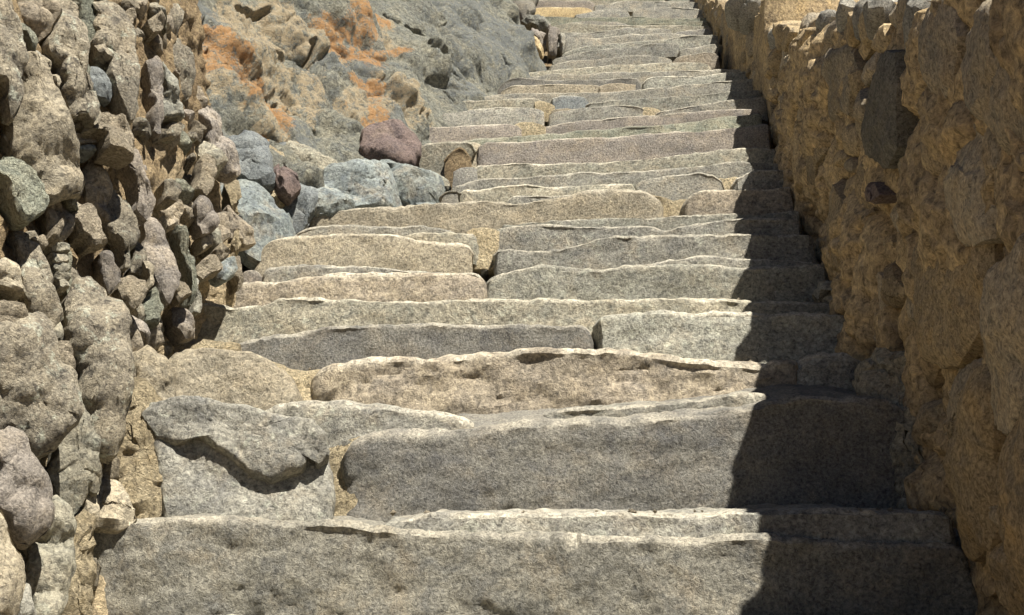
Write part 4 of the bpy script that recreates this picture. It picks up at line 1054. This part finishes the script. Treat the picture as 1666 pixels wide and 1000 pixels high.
loose([(110, 170), (130, 130), (260, 115), (340, 150), (365, 230), (375, 370), (320, 375), (180, 330), (140, 250)], 'slate', 4.28, 'square dark slate block standing above the pale rubble', 'stone_block', 'stone block', front=0.05, p=6, **ZR)
loose([(960, 130), (1000, 95), (1080, 60), (1180, 58), (1250, 100), (1280, 170), (1275, 240), (1240, 290), (1120, 300), (1000, 280), (950, 200)], 'red', 5.12, 'rounded red-brown boulder at the outer end of the steps', 'boulder', front=0.07, p=6, brk=0.8, rough=0.0, flake=0.8, facets=6, cut=(0.7, 0.92), **ZR)
loose([(520, 170), (600, 190), (680, 260), (780, 290), (740, 350), (650, 380), (600, 360), (550, 280), (510, 220)], 'olive', 4.62, 'olive tan wedge of rock leaning on the bedrock behind the slate pile', 'boulder', **ZR)
loose([(360, 170), (480, 160), (525, 190), (510, 260), (460, 290), (420, 220)], 'slate', 4.6, 'small dark slate wedge between the square block and the olive rock', 'loose_stone', 'stone', **ZR)
loose([(420, 270), (470, 300), (530, 380), (550, 420), (500, 470), (440, 430), (420, 350)], 'red', 4.30, 'small reddish stone set in the pale rubble', 'loose_stone', 'stone', **ZR)
loose([(360, 180), (420, 240), (430, 400), (480, 470), (380, 510), (280, 480), (220, 440), (120, 420), (120, 350), (240, 350), (370, 380)], 'mortar', 4.36, 'heap of pale yellow rubble and mortar below the square slate block', 'rubble_heap', 'rubble', rough=1.4, front=0.06, **ZR)
loose([(500, 270), (560, 300), (600, 360), (560, 400), (500, 330)], 'olive', 4.55, 'small olive stone in the dark cleft beside the reddish stone', 'loose_stone', 'stone', **ZR)
loose([(1330, 330), (1400, 340), (1470, 390), (1480, 430), (1400, 420)], 'olive', 4.95, 'flat olive chip lying behind the pale end boulder', 'loose_stone', 'stone', **ZR)
# stones caught between the wall foot and the lowest steps
loose([(305, 500), (322, 478), (342, 464), (380, 500), (376, 540), (340, 566), (314, 545)], 'pale', 2.52, 'pale angular stone perched above its neighbour at the wall foot', 'loose_stone', 'stone', org=(0, 500), k=2.0)
loose([(308, 622), (350, 558), (378, 570), (432, 682), (380, 700), (318, 692)], 'tan', 2.46, 'tan pointed stone standing at the end of the lowest full step', 'loose_stone', 'stone', org=(0, 500), k=2.0)
loose([(455, 590), (470, 580), (485, 640), (480, 690), (445, 690)], 'mortar', 2.55, 'thin upright pale shard beside the black gap at the wall foot', 'loose_stone', 'stone', org=(0, 500), k=2.0)
# upright slabs in the hole beside the upper steps
ZT = dict(org=(820, 0), k=7.693, nrm=(0.1, -0.97, 0.2))
loose([(545, 330), (575, 320), (590, 350), (570, 520), (545, 500)], 'purple', 8.3, 'narrowest upright slab in the dark hole beside the upper steps', 'upright_slab', 'stone slab', front=0.03, **ZT)
loose([(590, 360), (680, 380), (690, 430), (650, 660), (580, 650)], 'purple', 8.2, 'broad upright pinkish slab in the dark hole beside the upper steps', 'upright_slab', 'stone slab', front=0.03, **ZT)
loose([(705, 430), (760, 430), (770, 470), (735, 640), (710, 560)], 'grey', 8.15, 'upright grey slab nearest the step ends in the dark hole', 'upright_slab', 'stone slab', front=0.03, **ZT)
loose([(370, 330), (440, 400), (520, 440), (510, 560), (470, 640), (430, 500), (370, 420)], 'purple', 8.4, 'pinkish leaning stone against the bedrock in the dark hole', 'loose_stone', 'stone', front=0.04, **ZT)
loose([(360, 460), (430, 520), (480, 600), (470, 680), (400, 620), (360, 550)], 'yellow', 8.2, 'rusty yellow broken stone low in the dark hole', 'loose_stone', 'stone', front=0.04, rough=1.0, **ZT)
loose([(250, 270), (300, 230), (430, 210), (560, 260), (520, 330), (440, 350), (350, 290), (290, 300)], 'green', 8.8, 'flat greenish slab bridging the dark hole beside the upper steps', 'stone_slab', 'stone slab', front=0.04, **ZT)

loose([(828, -40), (876, -40), (872, 0), (866, 22), (852, 30), (840, 14)], 'muddark', 9.6, 'rock behind the bedrock, coloured dark to give its shade, where the topmost steps leave the frame', 'boulder', front=0.05)  # a rock in shadow; the shade is put in with dark stone colour
# =================================================================== chips and grit in the corners of the lower steps
def gravel():
    V, fs = [], []
    rs = np.random.RandomState(3)
    for vd, u0, u1, n, back_ in [(858, 160, 600, 60, .05), (836, 620, 1540, 50, .05), (690, 600, 1250, 40, .34), (668, 900, 1460, 30, .3), (588, 300, 1300, 70, .2), (533, 370, 1400, 50, .12), (489, 330, 1340, 40, .2), (450, 340, 1320, 40, .2), (402, 420, 1310, 40, .2)]:
        d0 = depth_at(vd)
        for _ in range(n // 2):
            u = rs.uniform(u0, u1)
            y = d0 + back_ * rs.uniform(0.35, 1.0)
            d = ray(u, vd); x = d[0] / d[1] * y
            z = nose_z(d0) + 0.06 * (y - d0) + 0.004
            r_ = rs.uniform(0.003, 0.009)
            b = len(V)
            for k in range(4):
                t_ = k * math.pi / 2 + rs.uniform(-.5, .5)
                V.append((x + r_ * math.cos(t_), y - YAW * (x - axis_x(y)) + r_ * math.sin(t_), z + rs.uniform(-.002, .002)))
            V.append((x + rs.normal(0, .3 * r_), y - YAW * (x - axis_x(y)), z + r_ * rs.uniform(.6, 1.2)))
            V.append((x, y - YAW * (x - axis_x(y)), z - r_))
            for k in range(4):
                fs.append((b + k, b + (k + 1) % 4, b + 4)); fs.append((b + (k + 1) % 4, b + k, b + 5))
    o = mesh_obj('gravel', V, fs, M['pale'])
    o.data.polygons.foreach_set('use_smooth', np.zeros(len(o.data.polygons), bool))
    o['kind'] = 'stuff'
gravel()
# =================================================================== ground
def gz(x, y):
    b = np.where(y < 2.0, nose_z(2.0) - 0.5 + (y - 2.0) * 0.62, nose_z(y) - 0.5)
    b = np.where(y > 45, nose_z(45.0) - 0.5 + (y - 45) * 0.1, b)
    b = np.where(y < -8, nose_z(2.0) - 0.5 - 6.2 + (y + 8) * 0.05, b)
    return b
ax = np.unique(np.concatenate([np.linspace(-300, -12, 30), np.linspace(-12, 12, 80), np.linspace(12, 300, 30)]))
ay = np.unique(np.concatenate([np.linspace(-300, -10, 30), np.linspace(-10, 16, 90), np.linspace(16, 400, 50)]))
gx, gy = np.meshgrid(ax, ay, indexing='ij')
g = np.stack([gx.ravel(), gy.ravel(), gz(gx.ravel(), gy.ravel())], 1)
g[:, 2] += 0.06 * fbm(g, 1.3, 3) + np.clip((np.abs(g[:, 0]) - 6) / 30, 0, 1) * 2.0 * fbm(g, 0.06, 3)
nx, ny = len(ax), len(ay)
fs = [(i * ny + j, (i + 1) * ny + j, (i + 1) * ny + j + 1, i * ny + j + 1) for i in range(nx - 1) for j in range(ny - 1)]
ground = mesh_obj('ground', g, fs, M['earth'])
ground['kind'] = 'structure'
